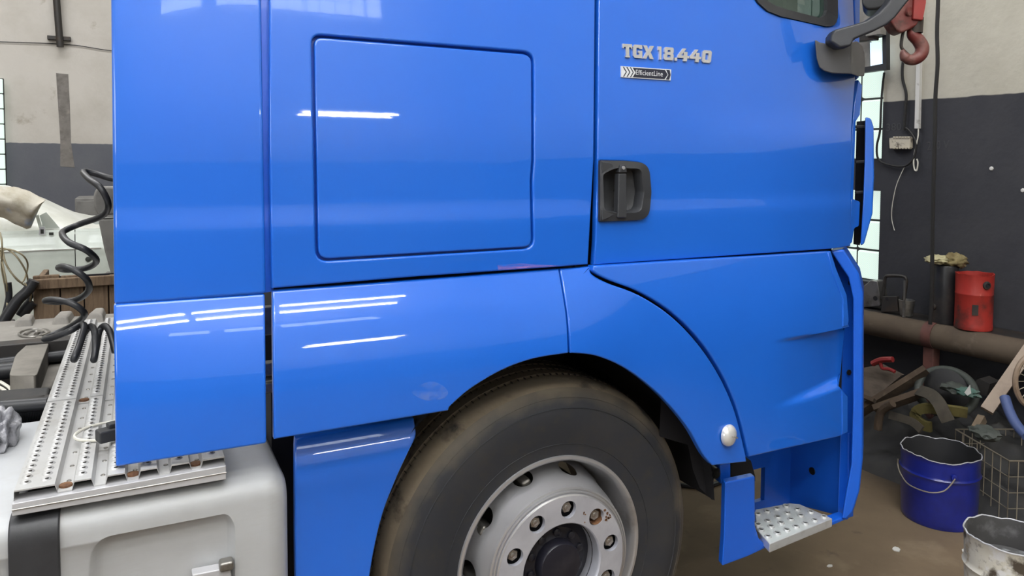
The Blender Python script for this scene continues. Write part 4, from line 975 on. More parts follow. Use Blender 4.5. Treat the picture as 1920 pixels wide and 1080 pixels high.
# corrugated hose
a, b = atZ(-60,812,.83), atZ(84,786,.83); mb = MB(); n = 46; pts = [a+(b-a)*(i/(n*2)) for i in range(n*2+1)]; mb.tube(pts, [.045 if i%2 else .037 for i in range(n*2+1)], 14); mb.build('corrugated_hose', M['hose'], truck, smooth=60)
for (x0,y0,x1,y1,r_) in ((-60,668,150,650,.03),(-60,690,140,664,.022),(-60,704,60,690,.03)):
    mb = MB(); mb.tube([atZ(x0,y0,.82), atZ(x1,y1,.82)], r_, 10); mb.build('frame_hose', M['hose'], truck)
for k, pts in enumerate(([(0,716),(18,728),(24,742),(14,752)], [(-10,722),(8,732),(14,744),(2,756)], [(20,696),(34,684),(54,680)])):
    mb = MB(); mb.tube(cr([atZ(x,y,.80) for x,y in pts], 5), .006, 6); mb.build('frame_wire', M['cwire'] if k < 2 else M['hose'], truck)
MB().box2((-4.4, .85, .40), (-1.05, 1.65, .66)).build('frame_floor', M['gap'], truck, smooth=0)
# second tank / side cover on the near left
P = [atZ(x,y,.86) for x,y in ((-260,842),(100,800),(72,900),(38,962),(-260,1000))]
# grey battery cover on the far side with raised humps and an oval emblem
Yb = None
b0 = [(-160,652),(150,634),(222,610),(222,586),(60,598),(-160,612)]
zb = .80
P = [atZ(x,y,zb) for x,y in b0]; mb = MB(); mb.prism(P, [p-V((0,0,.16)) for p in P]); bc = mb.build('battery_cover', M['dust_gr'], truck, smooth=30, bevel=.02, seg=3)
for q in ([(24,614),(44,600),(68,598),(62,612)], [(94,610),(110,594),(142,592),(130,608)], [(160,602),(176,588),(200,586),(196,604)]):
    P = [atZ(x,y,zb) for x,y in q]; mb = MB(); c = sum(P, V((0,0,0)))/4; mb.prism([c+(p-c)*.7+V((0,0,.035)) for p in P], [p-V((0,0,.01)) for p in P]); mb.build('cover_hump', M['dust_gr'], bc, smooth=50, bevel=.012, seg=3)
cx_ = atZ(64, 624, zb+.002); ex = (atZ(92, 622, zb)-cx_); ey = (atZ(64, 617, zb)-cx_)
mb = MB(); mb.tube([cx_+ex*math.cos(t)*1.0+ey*math.sin(t) for t in [2*PI*k/40 for k in range(40)]], .006, 6, closed=True); mb.build('emblem_ring', M['steel'], bc)
mb = MB(); mb.tube(cr([cx_+ex*a+ey*b for a, b in ((-.6,-.4),(-.3,.2),(0,.35),(.35,.3),(.6,-.1),(.3,-.2),(.1,-.5))], 5), .009, 6); mb.build('emblem_figure', M['steel'], bc)
mb = MB(); a, b = atZ(-160,664,.78), atZ(150,644,.78); mb.tube([a, b], .018, 8); mb.build('cover_edge_rail', M['alu2'], truck)
# plastic bag on the frame at the left edge
t = empty('plastic_bag', atZ(4, 855, .86)); tag(t, 'crumpled grey plastic bag lying at the left edge of the picture', 'bag')
c = atZ(2, 815, .90)
mb = MB(); bmesh.ops.create_icosphere(mb.bm, subdivisions=4, radius=1)
rnd = random.Random(3)
from mathutils import noise as NZ
for v in mb.bm.verts:
    d = v.co.normalized(); k = 1+.5*NZ.noise(d*2.3)+.07*NZ.noise(d*7); v.co = V((d.x*.034*k, d.y*.085*k, d.z*.06*k))+c
    if v.co.z < .872: v.co.z = .872
mb.build('bag_body', M['bag'], t, smooth=70)
# ================================================================== LEFT BACKGROUND
# wooden crate of planks with a cross batten
Yc = 3.0
t = empty('wooden_crate', (atY(140, 600, Yc).x, Yc+.2, FZ)); tag(t, 'old brown plank crate with a cross batten behind the truck', 'crate')
xs = [60,112,157,203,250,296]
for a, b in zip(xs, xs[1:]):
    P0, P1 = atY(a+1, 517, Yc), atY(b-1, 514, Yc)
    MB().box2((P0.x, Yc, .05), (P1.x, Yc+.03, P0.z+random.uniform(-.012,.012))).build('plank', M['wood'], t, smooth=0, bevel=.006)
MB().box2((atY(62,517,Yc).x, Yc+.031, .05), (atY(290,517,Yc).x, Yc+.04, atY(62,522,Yc).z)).build('dark_backing', M['gap'], t, smooth=0)  # near-black sheet added to keep the gaps between planks dark
a, b = atY(62, 534, Yc-.02), atY(300, 532, Yc-.02); MB().box((( a.x+b.x)/2, Yc-.018, a.z), (b.x-a.x, .036, .055)).build('batten', M['wood'], t, smooth=0, bevel=.006)
MB().box(((a.x+b.x)/2, Yc-.018, .15), (b.x-a.x, .036, .055)).build('batten', M['wood'], t, smooth=0, bevel=.006)
x0, x1 = atY(60,520,Yc).x, atY(296,520,Yc).x
for x in (x0, x1-.03):
    MB().box2((x, Yc+.03, .05), (x+.03, Yc+.55, atY(60,520,Yc).z-.03)).build('plank', M['wood'], t, smooth=0, bevel=.005)
MB().box2((x0, Yc, FZ), (x1, Yc+.55, .05)).build('crate_base', M['wood'], t, smooth=0)
# pale car with masking film
Yk = 5.0
zb_t = atY(70, 433, Yk).z; zr = atY(30, 352, Yk+.45).z
car = empty('car', (atY(60, 500, Yk).x-1.2, Yk+.85, FZ)); tag(car, 'pale green car body masked with plastic film behind the crate', 'car')
cxr = atY(330, 480, Yk).x; cxl = cxr-4.3
Lside = [(cxl,.45),(cxl,.62),(cxl+.3,zb_t-.06),(cxl+1.0,zb_t-.01)]
secs = []
def side_y(z): return Yk + .05*max(0,(z-.75)/.3)**2 + .06*max(0,(.55-z)/.3)
def bodyfn(u, v):
    x = cxl+(cxr-cxl)*u; z = .24+(zb_t-.24)*v; e = min(u, 1-u)*4.3; k = max(0, .35-e)
    zz = min(z, zb_t - .5*k*k)
    return V((x, side_y(z)+1.2*k*k - .012*math.exp(-((z-atY(60,474,Yk).z-.01)/.02)**2), zz))
gapx = atY(141, 480, Yk).x
def body_piece(x0, x1, nm):
    mb = MB(); u0, u1 = (x0-cxl)/(cxr-cxl), (x1-cxl)/(cxr-cxl)
    mb.grid(lambda u, v: bodyfn(u0+(u1-u0)*u, v), 24, 24, thick=(0,.03,0)); return mb.build(nm, M['carp'], car, smooth=40)
body_piece(cxl, gapx-1.15, 'front_wing'); dl = body_piece(gapx-1.143, gapx-.003, 'car_door'); body_piece(gapx+.003, cxr, 'rear_wing')
MB().box2((cxl+.1, Yk+.1, .26), (cxr-.1, Yk+1.7, zb_t-.10)).build('body_core', M['carg'], car, smooth=0)
mb = MB(); mb.grid(lambda u, v: V((cxl+.15+(cxr-cxl-.3)*u, Yk+.04+1.62*v, zb_t-.02+.03*math.sin(PI*v))), 10, 8, thick=(0,0,-.02)); mb.build('body_deck', M['carp'], car, smooth=50)
MB().lathe([(.02,0),(.018,-.008),(.0001,-.01)], V((atY(165,486,Yk-.01).x, Yk-.002, atY(165,486,Yk).z)), 'Y', 14).build('door_lock', M['carg'], car)
p = atY(172,485,Yk); MB().box((p.x+.01, Yk-.004, p.z), (.05,.012,.01)).build('lock_slot', M['carg'], car)
for (y, nm) in ((474, 'trim_strip'),):
    a, b = atY(-200,476,Yk), atY(190,470,Yk); MB().box(((a.x+b.x)/2, Yk-.008, (a.z+b.z)/2), (b.x-a.x, .012, .006)).build('trim_strip', M['dust_gr'], car, bevel=.004)
for x in (cxl+.75, cxr-.7):
    for yy in (Yk+.06, Yk+1.5):
        MB().lathe([(.17,0),(.30,.0),(.315,.03),(.315,.17),(.30,.2),(.17,.2)], (x, yy, FZ+.315), 'Y', 24, closed=True).build('car_wheel', M['tread'], car)
# roof, covered with film: arched along x and over y
roofpts = [(-700,430),(-420,352),(-200,338),(0,350),(60,372),(110,396),(160,418),(192,430)]
def roof_top(x):
    for (a, b) in zip(roofpts, roofpts[1:]):
        xa, xb = atY(a[0],400,Yk+.5).x, atY(b[0],400,Yk+.5).x
        if xa <= x <= xb: t_ = (x-xa)/(xb-xa); za, zb2 = atY(*a,Yk+.5).z, atY(*b,Yk+.5).z; return za+(zb2-za)*t_
    return zb_t
rx0, rx1 = atY(-695,400,Yk+.5).x, atY(191,400,Yk+.5).x
def filmfn(u, v):
    x = rx0+(rx1-rx0)*u; zt = max(roof_top(x), zb_t+.005); k = math.sin(PI*min(1,max(0,v)))**.55
    w_ = .010*NZ.noise(V((x*6, v*5, 2.0)))+.004*NZ.noise(V((x*16, v*9, 5.0)))
    return V((x, Yk+.07+1.55*v, zb_t+(zt-zb_t)*k+w_*k))
mb = MB(); mb.grid(filmfn, 90, 40, thick=(0,0,-.006)); mb.build('masking_film', M['film'], car, smooth=60)
# window frame corner with stickers
q = [(62,408),(74,405),(78,424),(140,422),(120,398),(96,388),(74,390)]
P = [atY(x,y,Yk+.03) for x,y in ((66,404),(72,402),(79,426),(73,428))]; mb = MB(); mb.prism(P, [p+V((0,.03,0)) for p in P]); mb.build('window_pillar', M['carp'], car, bevel=.004)
P = [atY(x,y,Yk+.05) for x,y in ((79,420),(74,404),(86,398),(112,428),(79,428))]; mb = MB(); mb.prism(P, [p+V((0,.02,0)) for p in P]); mb.build('quarter_panel', M['carp'], car)
for q, m_ in (([(74,426),(73,441),(84,440),(84,425)], 'badge_white'), ([(92,436),(92,441),(100,441),(100,436)], 'carg'), ([(76,430),(76,438),(82,438),(82,430)], 'carg')):
    P = [atY(x,y,Yk+.0) for x,y in q]; mb = MB(); mb.prism([p+V((0,-.004 if m_=='carg' else 0,0)) for p in P], [p+V((0,.02,0)) for p in P]); mb.build('door_sticker', M[m_], car, smooth=0)
# stained bumper cover lying on the masked roof
def coverfn(u, v):
    px = -140+u*222; top = 350+max(0, (px-20)/60)**1.4*24; bot = 407+max(0, px)*.42 if px < 58 else 431-(px-58)*2.1
    y = top+(bot-top)*v; px2 = px+(v-.5)*-14*max(0, u-.5); d = -.12-.12*math.sin(PI*min(1, v*.9+.1)); p = atY(px2, y, Yk+d)
    return V((p.x, p.y+.015*NZ.noise(V((u*7,v*5,1))), p.z+.012*NZ.noise(V((u*11,v*6,4)))))
mb = MB(); mb.grid(coverfn, 30, 14, thick=(0,.04,.0)); cv = mb.build('masked_panel', M['paper'], None, smooth=60)
tag(cv, 'stained whitish body panel laid on the filmed roof of the car', 'car part')
# grey seat
Ys = 4.2
t = empty('driver_chair', (atY(215, 600, Ys).x, Ys+.1, FZ)); tag(t, 'grey fabric car seat with headrest beside the cab edge', 'seat')
def cushion(name, q, y0, y1, bev):
    P = [atY(x,y,Ys) for x,y in q]; mb = MB(); mb.prism([p+V((0,y0,0)) for p in P], [p+V((0,y1,0)) for p in P]); return mb.build(name, M['seat'], t, smooth=45, bevel=bev, seg=4)
hr = cushion('headrest', rounded([(175,365),(182,350),(232,350),(238,400),(184,405),(176,388)], 7), 0, .14, .03)
cushion('backrest', rounded([(184,412),(236,410),(262,512),(208,514),(196,470)], 6), 0, .18, .03)
cushion('seat_cushion', rounded([(196,514),(286,512),(286,552),(200,552)], 6), -.45, .15, .03)
for x in (192, 218): mb = MB(); mb.tube([atY(x,404,Ys)+V((0,.08,0)), atY(x,414,Ys)+V((0,.08,0))], .008, 6); mb.build('headrest_post', M['steel'], t)
zst = atY(200,552,Ys).z; a = atY(196,552,Ys); MB().box2((a.x, Ys-.42, FZ), (a.x+.5, Ys+.12, zst)).build('seat_stand', M['metal_dk'], t, bevel=.01)
# grey cabinet behind the car
p0, p1 = atY(140, 372, 7.6), atY(200, 372, 7.6)
t = empty('grey_cabinet', (p0.x+.3, 7.9, FZ)); tag(t, 'plain grey metal cabinet behind the masked car', 'cabinet')
MB().box2((p0.x, 7.6, FZ), (p0.x+.75, 8.2, p0.z)).build('carcass', M['seat'], t, smooth=0, bevel=.01)
MB().box2((p0.x+.02, 7.58, .1), (p0.x+.73, 7.6, p0.z-.03)).build('door', M['seat'], t, smooth=0, bevel=.004)
# tangle of wires and black hoses at the left
t = empty('wiring_harness', atY(18, 600, 2.95)); t.location.z = FZ; WL[t] = V(t.location); tag(t, 'tangle of tan wires and black hoses left of the plank crate', 'wires')
for k, pts in enumerate((
    [(-30,420),(0,440),(5,470),(14,500),(40,530),(52,500),(44,480),(20,468),(0,470)], [(-20,470),(8,466),(30,480),(48,508),(52,530),(46,535),(20,510),(4,480)],
    [(0,470),(6,500),(12,530),(14,560),(10,580)], [(0,436),(4,460),(3,500),(10,540),(14,575)], [(46,530),(58,550),(52,575),(40,585)])):
    mb = MB(); mb.tube(cr([atY(x,y,2.95+.05*math.sin(i*1.7+k)) for i,(x,y) in enumerate(pts)], 6), .0045, 6); mb.build('tan_wire', M['wire'], t)
for k, (pts, r_) in enumerate((([(64,526),(52,545),(34,562),(18,585),(6,604)], .028), ([(15,530),(17,555),(12,580),(4,606)], .016), ([(60,566),(48,580),(40,592)], .03), ([(66,548),(56,560),(50,585),(46,600)], .012))):
    mb = MB(); mb.tube(cr([atY(x,y,2.93+.03*k) for x,y in pts], 5), r_, 10); mb.build('black_hose', M['hose'], t)
mb = MB(); a = atY(30,600,2.93); mb.box2((a.x-.5, 2.86, FZ), (a.x-.02, 3.08, a.z-.02)); mb.build('harness_stand', M['metal_dk'], t, bevel=.01)
# ================================================================== RIGHT SIDE
# vent window hung open in the glass-block strip: dark frame with bright sky in it
vb = [(1622,132),(1664,128),(1668,118),(1667,38),(1658,38)]
t = empty('vent_frame', atW(1645, 132, .1)); tag(t, 'dark metal vent frame standing open in the glass block window', 'window')
def wpoly(q, o0, o1, nm, m, par, sm=0, bev=0):
    P = [atW(x,y,o0) for x,y in q]; mb = MB(); mb.prism(P, [p+WN*(o1-o0) for p in P]); return mb.build(nm, m, par, smooth=sm, bevel=bev)
wpoly([(1660,-60),(1668,-60),(1669,120),(1662,120)], .06, .10, 'frame_side', M['black'], t)
wpoly([(1612,130),(1669,119),(1669,131),(1612,139)], .06, .10, 'frame_bottom', M['black'], t)
wpoly([(1633,80),(1650,80),(1661,120),(1634,128)], .055, .065, 'sky_pane', M['sky'], t)
wpoly([(1612,74),(1634,78),(1634,128),(1612,131)], .03, .05, 'frame_reveal', M['dust_gr'], t)
wpoly([(1632,50),(1662,42),(1662,66),(1634,70)], .10, .16, 'vent_motor', M['dust_gr'], t, bev=.004)
wpoly([(1612,68),(1650,62),(1648,76),(1612,80)], .09, .14, 'vent_hinge', M['metal_dk'], t, bev=.004)
wpoly([(1612,-60),(1660,-60),(1660,42),(1612,66)], .02, .04, 'frame_infill', M['dust_gr'], t)
# cables, conduit and terminal block on the right wall
def wtube(nm, pts, r_, m, off=.02, par=None, n=6):
    mb = MB(); mb.tube(cr([atW(x,y,off) for x,y in pts], n), r_, 8); return mb.build(nm, m, par)
cb = wtube('hanging_cable', [(1760,-80),(1759,0),(1757,60),(1758,120),(1754,180),(1753,240),(1751,320),(1749,400),(1748,480),(1747,560),(1744,608)], .010, M['cable'], .30)
tag(cb, 'thick black cable hanging in front of the dark right wall', 'cable')
t = empty('wall_conduit', atW(1721, 240, .02)); tag(t, 'narrow white conduit with a pale wire hanging from its end', 'conduit')
wpoly([(1727,-60),(1734,-60),(1726.5,241),(1719,241)], 0, .025, 'conduit', M['conduit'], t)
wtube('pale_wire', [(1722,241),(1721,258),(1715,285),(1713,305),(1715,318),(1719,319),(1721,305),(1719,298)], .004, M['cwire'], .02, t)
wr = wtube('wall_cable', [(1694,110),(1692,130),(1693,150),(1699,175),(1698,200),(1696,225),(1695,245)], .008, M['cable'], .015); tag(wr, 'short black cable running down to the terminal block', 'cable')
wr = wtube('wall_cable', [(1658,136),(1655,160),(1652,200),(1650,245),(1644,275),(1648,300),(1672,310),(1697,311),(1712,298),(1717,280),(1716,262),(1705,245),(1698,240)], .0065, M['cable'], .02); tag(wr, 'black cable looping from the vent frame round below the terminal block', 'cable')
wr = wtube('wall_cable', [(1697,311),(1690,325),(1680,350),(1673,385),(1672,410),(1677,432)], .0022, M['cwire'], .01); tag(wr, 'thin loose grey wire trailing down the dark wall', 'wire')
t = empty('terminal_block', atW(1692, 280, .02)); tag(t, 'dirty cream terminal block screwed to the dark wall', 'terminal')
wpoly([(1673,259),(1705,256),(1712,258),(1712,278),(1674,279)], 0, .035, 'block_body', M['term'], t, bev=.003)
for k in range(6):
    for y in (257.5, 277.5): c = atW(1678+k*5.5, y, .03); MB().box(c, (.02,.011,.011)).build('terminal', M['term'], t)
# chalked voltages on the wall
def on_wall(q): return lambda u, v: atW(*quadmap(q, u, v), .002)
for s, q in (('380', ((1662,232),(1690,230),(1662,246),(1690,244))), ('220 V', ((1738,266),(1780,262),(1738,282),(1779,278)))):
    o = text_on('chalk_writing', s, on_wall(q), M['leaf'], None); tag(o, 'faint chalked %s on the dark right wall' % s, 'writing')
# nail-sized chips on the wall
for x, y in ((1859,316),(1918,357)):
    c = atW(x, y, .0); mb = MB(); mb.lathe([(.012,0),(.009,.006),(.0001,.008)], c, 'X', 7, rot=Matrix.Rotation(PI,3,'Z')); tag(mb.build('wall_hook', M['conduit'], None), 'small pale plug in the dark wall, %s' % ('above the red can' if x < 1900 else 'at the right edge of the picture'), 'plug')
# pipe along the wall on red-oxide posts, thin shelf plate on top
pr = .070; poff = .20
pc = atW(1790, 637, poff); zp = pc.z
uu = [wuz(atW(x, 630, poff))[0] for x in (1560, 2060)]
t = empty('heating_pipe', wp((uu[0]+uu[1])/2, FZ, poff)); tag(t, 'dusty brown pipe along the dark wall carrying cans and tools', 'pipe')
ph = 2.6
MB().tube([wp(uu[1]-.8, zp, poff), wp(uu[0]+1.5, zp, poff)], pr, 24).build('pipe', M['pipe'], t, smooth=60)
mb = MB(); wbox(mb, uu[1]-.8, uu[0]+1.5, zp+pr-.012, zp+pr-.002, .01, poff-.01); mb.build('shelf_plate', M['metal_dk'], t, smooth=0)
zs_ = zp+pr-.002
for x in (1747, 2040):
    b = wp(wuz(atW(x, 640, poff))[0], 0, poff); mb = MB(); mb.box2((b.x-.03,b.y-.03,FZ), (b.x+.03,b.y+.03,zp-pr*.9)); mb.build('post', M['redbrown'], t, bevel=.004)
    MB().lathe([(pr+.004,-.04),(pr+.004,.04)], (0,0,0), 'Z', 24, rot=Matrix.Identity(3)).bm.free()
    mb = MB(); mb.tube([wp(wuz(atW(x-9,640,poff))[0], zp, poff), wp(wuz(atW(x+9,640,poff))[0], zp, poff)], pr+.004, 24); mb.build('pipe_clamp', M['redbrown'], t)
def shelf_pt(x, o): # point on the shelf under photo column x, at offset o from the wall
    p = atW(x, 600, o); return V((p.x, p.y, zs_+.003))
# red can
c = shelf_pt(1825, .15); D_ = (c-CAM).dot(fwd); rc = 31.5*D_/F; hc = 103*D_/F
t = empty('red_can', c); tag(t, 'scratched red steel can with torn rim standing on the pipe', 'can')
mb = MB(); mb.lathe([(.0001,.004),(rc*.97,.004),(rc*.99,0),(rc,.006),(rc,.02),(rc*.985,.026),(rc*.985,hc*.62),(rc,hc*.63),(rc,hc*.65),(rc*.985,hc*.66),(rc,hc-.01),(rc*1.02,hc),(rc*.97,hc),(rc*.96,hc-.02),(rc*.95,.03),(.0001,.03)], c, 'Z', 40)
for v in mb.bm.verts:
    if v.co.z > c.z+hc-.012: v.co.z += .010*NZ.noise((v.co-c)*25)
mb.build('can_body', M['red'], t, smooth=40)
def toward(c, px, r, z):   # point on a cylinder's camera-facing side below photo column px
    d = (CAM-c); d.z = 0; d.normalize(); s = V((-d.y, d.x, 0)); off_ = (ray(px, 540)-fwd*0).copy()
    r_ = V((off_.x, off_.y, 0)).normalized(); lat = -((CAM-c).x*(-r_.y)+(CAM-c).y*r_.x)*0
    # lateral offset of the sight line from the axis
    n_ = V((-r_.y, r_.x, 0)); m = (CAM-c).dot(n_); m = max(-r*.98, min(r*.98, m)); return c + n_*m - r_*math.sqrt(r*r-m*m) + V((0,0,z)), (n_*m - r_*math.sqrt(r*r-m*m)).normalized()
p, nrm = toward(c, 1850, rc, hc-.05); rq = V((0,0,1)).rotation_difference(nrm).to_matrix()
MB().lathe([(.022,0),(.020,.006),(.012,.008),(.011,.0)], p, 'Z', 16, rot=rq).build('can_spout', M['metal_dk'], t)
MB().lathe([(.011,.004),(.0001,.004)], p, 'Z', 16, rot=rq).build('spout_hole', M['gap'], t)
p, nrm = toward(c, 1830, rc, hc*.38); rq = V((0,0,1)).rotation_difference(nrm).to_matrix()
tx = V((-nrm.y, nrm.x, 0)); MB().box(p, (.028,.055,.003), rot=Matrix(((tx.x,0,nrm.x),(tx.y,0,nrm.y),(0,1,0)))).build('can_label', M['metal_dk'], t)
# black cylinder with rags
c = shelf_pt(1769, .14); D_ = (c-CAM).dot(fwd); rb = 22.5*D_/F; hb_ = 108*D_/F
t = empty('black_canister', c); tag(t, 'tall black cylinder next to the red can, rags on top', 'canister')
mb = MB(); mb.lathe([(.0001,0),(rb*.98,0),(rb,.006),(rb,hb_-.008),(rb*.96,hb_),(.0001,hb_)], c, 'Z', 32); mb.build('canister_body', M['blk_can'], t, smooth=40)
p, nrm = toward(c, 1752, rb, .09); rq = V((0,0,1)).rotation_difference(nrm).to_matrix(); MB().lathe([(.018,0),(.017,.014),(.010,.016),(.010,.0),(.0001,.0)], p, 'Z', 16, rot=rq).build('canister_port', M['metal_dk'], t)
zt_ = c.z+hb_
def rag(name, cx, cy, sx, sy, sz, m, label, seed, dz=0):
    D2 = (c-CAM).dot(fwd)-.03; p = atD(cx, cy, D2); mb = MB(); bmesh.ops.create_icosphere(mb.bm, subdivisions=4, radius=1)
    for v in mb.bm.verts:
        d = v.co.normalized(); k = 1+.34*NZ.noise(d*2.6+V((seed,0,0)))+.20*NZ.noise(d*6+V((0,seed,0)))+.09*abs(NZ.noise(d*13)); q = V((d.x*sx*k, d.y*sy*k, d.z*sz*k)); v.co = p+q
        r_ = math.hypot(v.co.x-c.x, v.co.y-c.y)
        if r_ < rb+.004 and v.co.z < zt_+.001: v.co.z = zt_+.001
    o = mb.build(name, m, None, smooth=80); tag(o, label, 'rag'); return o
rag('rag', 1790, 490, .062, .06, .042, M['rag'], 'crumpled brown oily rag on the black cylinder, towards the red can', 3.1)
rag('rag', 1757, 487, .058, .055, .024, M['rag2'], 'flatter pale yellow rag draped over the left of the black cylinder', 8.4)
# small metal tools at the left of the pipe
def on_shelf_poly(name, q, o, depth, m, label, cat, holes=(), bev=.004):
    P = [atW(x,y,o) for x,y in q]; zmin = min(p.z for p in P); P = [p+V((0,0,zs_-zmin)) for p in P]
    t = empty(name, V((P[0].x, P[0].y, zs_))); tag(t, label, cat); mb = MB(); mb.prism(P, [p-WN*depth for p in P]); mb.build('plate', m, t, smooth=0, bevel=bev)
    for x, y, r_ in holes:
        p = atW(x,y,o+.001)+V((0,0,zs_-zmin)); MB().lathe([(r_,.0),(.0001,.0)], p, 'X', 14, rot=Matrix.Rotation(math.atan2(WN.y, WN.x),3,'Z')).build('bolt_hole', M['gap'], t)
    return t, zs_-zmin
on_shelf_poly('bearing_block', rounded([(1614,545),(1632,530),(1645,532),(1649,556),(1650,578),(1614,582)], 3), .14, .08, M['steel'], 'grey metal block with a round hole beside the cab edge', 'block', [(1641,564,.014)])
t, dz_ = on_shelf_poly('lifting_bracket', [(1654,556),(1681,556),(1684,585),(1651,586)], .17, .03, M['metal_dk'], 'dark plate bracket with a tall square loop handle', 'bracket', [(1663,561,.010)])
o = wtube('loop_handle', [(1655,560),(1658,535),(1660,520),(1668,517),(1692,518),(1699,524),(1697,545),(1692,575)], .010, M['metal_dk'], .155, t, 3)
cpos = shelf_pt(1699, .15); t = empty('steel_bush', cpos); tag(t, 'short shiny steel bush on the pipe left of the black cylinder', 'bush')
mb = MB(); mb.lathe([(.033,0),(.043,.09),(.038,.092),(.028,.01)], cpos+V((0,0,.002)), 'Z', 28, closed=True); mb.build('bush', M['steel'], t, smooth=40)
mb = MB(); mb.tube([cpos+V((-.05,-.02,.07)), cpos+V((-.05,-.02,.21))], .006, 6); mb.tube([cpos+V((-.05,-.02,0)), cpos+V((-.05,-.02,.08))], .009, 6); mb.build('pin', M['steel'], t)
# ---------------------------------------------------------------- crane hook hanging in front of the cab
DH = 2.95
t = empty('crane_hook', atD(1714, 118, DH)); tag(t, 'red lifting hook hanging from a worn red block above the mirror', 'hook')
hk = lambda x, y, d=0: atD(x, y, DH+d)
q = [(1668,-120),(1745,-120),(1738,0),(1731,38),(1716,50),(1700,58),(1690,62),(1680,56),(1670,40),(1664,10)]
mb = MB(); P = [hk(x,y) for x,y in q]; mb.prism(P, [p+fwd*.07 for p in P]); blk = mb.build('hook_block', M['redh'], t, smooth=35, bevel=.010, seg=3)
q = [(1716,-120),(1742,-120),(1737,5),(1731,38),(1712,36),(1714,0)]
mb = MB(); P = [hk(x,y,-.012) for x,y in q]; mb.prism(P, [p+fwd*.03 for p in P]); mb.build('cheek_plate', mat('bright_red_paint', (.30,.028,.024), .4, noise=[((.2,.03,.025), 9, .5, .75)]), t, smooth=0, bevel=.004)
c = hk(1704, 22, -.003); MB().lathe([(.018,0),(.016,-.006),(.0001,-.008)], c, 'Y', 16).build('pin_head', M['redh'], t)
MB().lathe([(.028,-.03),(.03,.03)], hk(1716,48,.03), 'Z', 20).build('swivel', M['metal_dk'], t)
hp = cr([hk(x,y,.03) for x,y in ((1713,42),(1711,56),(1712,66),(1722,76),(1729,90),(1725,104),(1712,112),(1700,110),(1694,101),(1693,93))], 6)
n_ = len(hp); rr = [.020+.012*math.sin(PI*min(1, i/n_*1.15)) if i < n_*.8 else max(.006, .026*(1-(i-n_*.8)/(n_*.2)*.8)) for i in range(n_)]
mb = MB(); mb.tube(hp, [r_*.80 for r_ in rr], 14); mb.build('hook', M['redh'], t, smooth=60)
mb = MB(); mb.tube(cr([hk(x,y,.03) for x,y in ((1694,58),(1691,72),(1690,88),(1697,97),(1706,105))], 5), .006, 8); mb.build('safety_latch', M['metal_dk'], t)
# ---------------------------------------------------------------- junk heap below the pipe
def heap(label, cat, name, fn, m, kind=None):
    mb = MB(); fn(mb); o = mb.build(name, m, None, smooth=45, bevel=0); tag(o, label, cat, kind=kind); return o
J = lambda x, y, o: atW(x, y, o)
def flat(q, o, th): return lambda mb: (lambda P: mb.prism(P, [p-WN*th for p in P]))([J(x,y,oo) for (x,y),oo in zip(q, o)])
heap('tilted brown wooden board leaning behind the cab corner', 'board', 'wooden_board', flat([(1605,738),(1618,690),(1650,684),(1690,704),(1640,745)], [.5,.4,.35,.4,.55], .03), M['card'])
heap('red plastic clamp on top of the leaning brown board', 'clamp', 'plastic_clamp', lambda mb: (mb.tube(cr([J(x,y,.45) for x,y in ((1636,682),(1652,675),(1674,674))], 4), [.016]*9, 8), mb.tube(cr([J(x,y,.45) for x,y in ((1650,676),(1654,690),(1666,692),(1678,697))], 4), .010, 8)), M['redpl'])
def stick(q0, q1, o0, o1, w_, th=.03):
    return lambda mb: mb.ribbon([J(*q0,o0), (J(*q0,o0)+J(*q1,o1))/2, J(*q1,o1)], w_, th, WN+V((0,0,.6)))
heap('long pale split plank slanting up to the right in the heap', 'plank', 'split_plank', stick((1608,775),(1738,694),.6,.4,.07), M['junkwood'])
heap('second darker plank under the long pale one', 'plank', 'dark_plank', stick((1640,768),(1735,735),.62,.5,.06), M['junkwood'])
heap('short dark stick at the left foot of the heap', 'stick', 'short_stick', lambda mb: mb.tube(cr([J(x,y,.62) for x,y in ((1674,756),(1655,768),(1648,785),(1646,805))], 4), .022, 8), M['junkwood'])
heap('short pale slat lying beside the cab corner', 'slat', 'pale_slat', stick((1606,738),(1640,752),.6,.6,.035,.02), M['junkwood'])
# rubber hoop
def hoop(mb):
    c0 = J(1775, 738, .45); a1 = V((.0,0,0)); pts = [J(1775+54*math.cos(t_), 735+42*math.sin(t_)+6*math.cos(t_), .45+.10*math.sin(t_)) for t_ in [2*PI*k/40 for k in range(40)]]; mb.tube(pts, .020, 10, closed=True)
heap('grey green rubber hoop lying in the junk heap', 'hoop', 'rubber_hoop', hoop, M['hoop'])
heap('dirty dark cover filling the rubber hoop', 'cover', 'dark_cover', lambda mb: mb.lathe([(.0001,.05),(.07,.04),(.12,0),(.10,-.03)], J(1775,735,.40), 'X', 24, rot=Matrix.Rotation(math.atan2(WN.y, WN.x),3,'Z')), M['dust_bk'])
def cloth(cx, cy, o, sx, sy, sz, seed):
    def fn(mb):
        p = J(cx, cy, o); bmesh.ops.create_icosphere(mb.bm, subdivisions=3, radius=1)
        for v in mb.bm.verts:
            d = v.co.normalized(); k = 1+.5*NZ.noise(d*2.4+V((seed,0,0)))+.2*NZ.noise(d*6+V((0,seed,0))); v.co = p+V((d.x*sx*k, d.y*sy*k, d.z*sz*k))
    return fn
heap('pale grey crumpled cloth in the rubber hoop', 'cloth', 'grey_cloth', cloth(1790,728,.52,.05,.06,.025,2), M['hoop'])
heap('green crumpled cloth at the right of the rubber hoop', 'cloth', 'green_cloth', cloth(1814,736,.54,.04,.055,.022,5), M['green'])
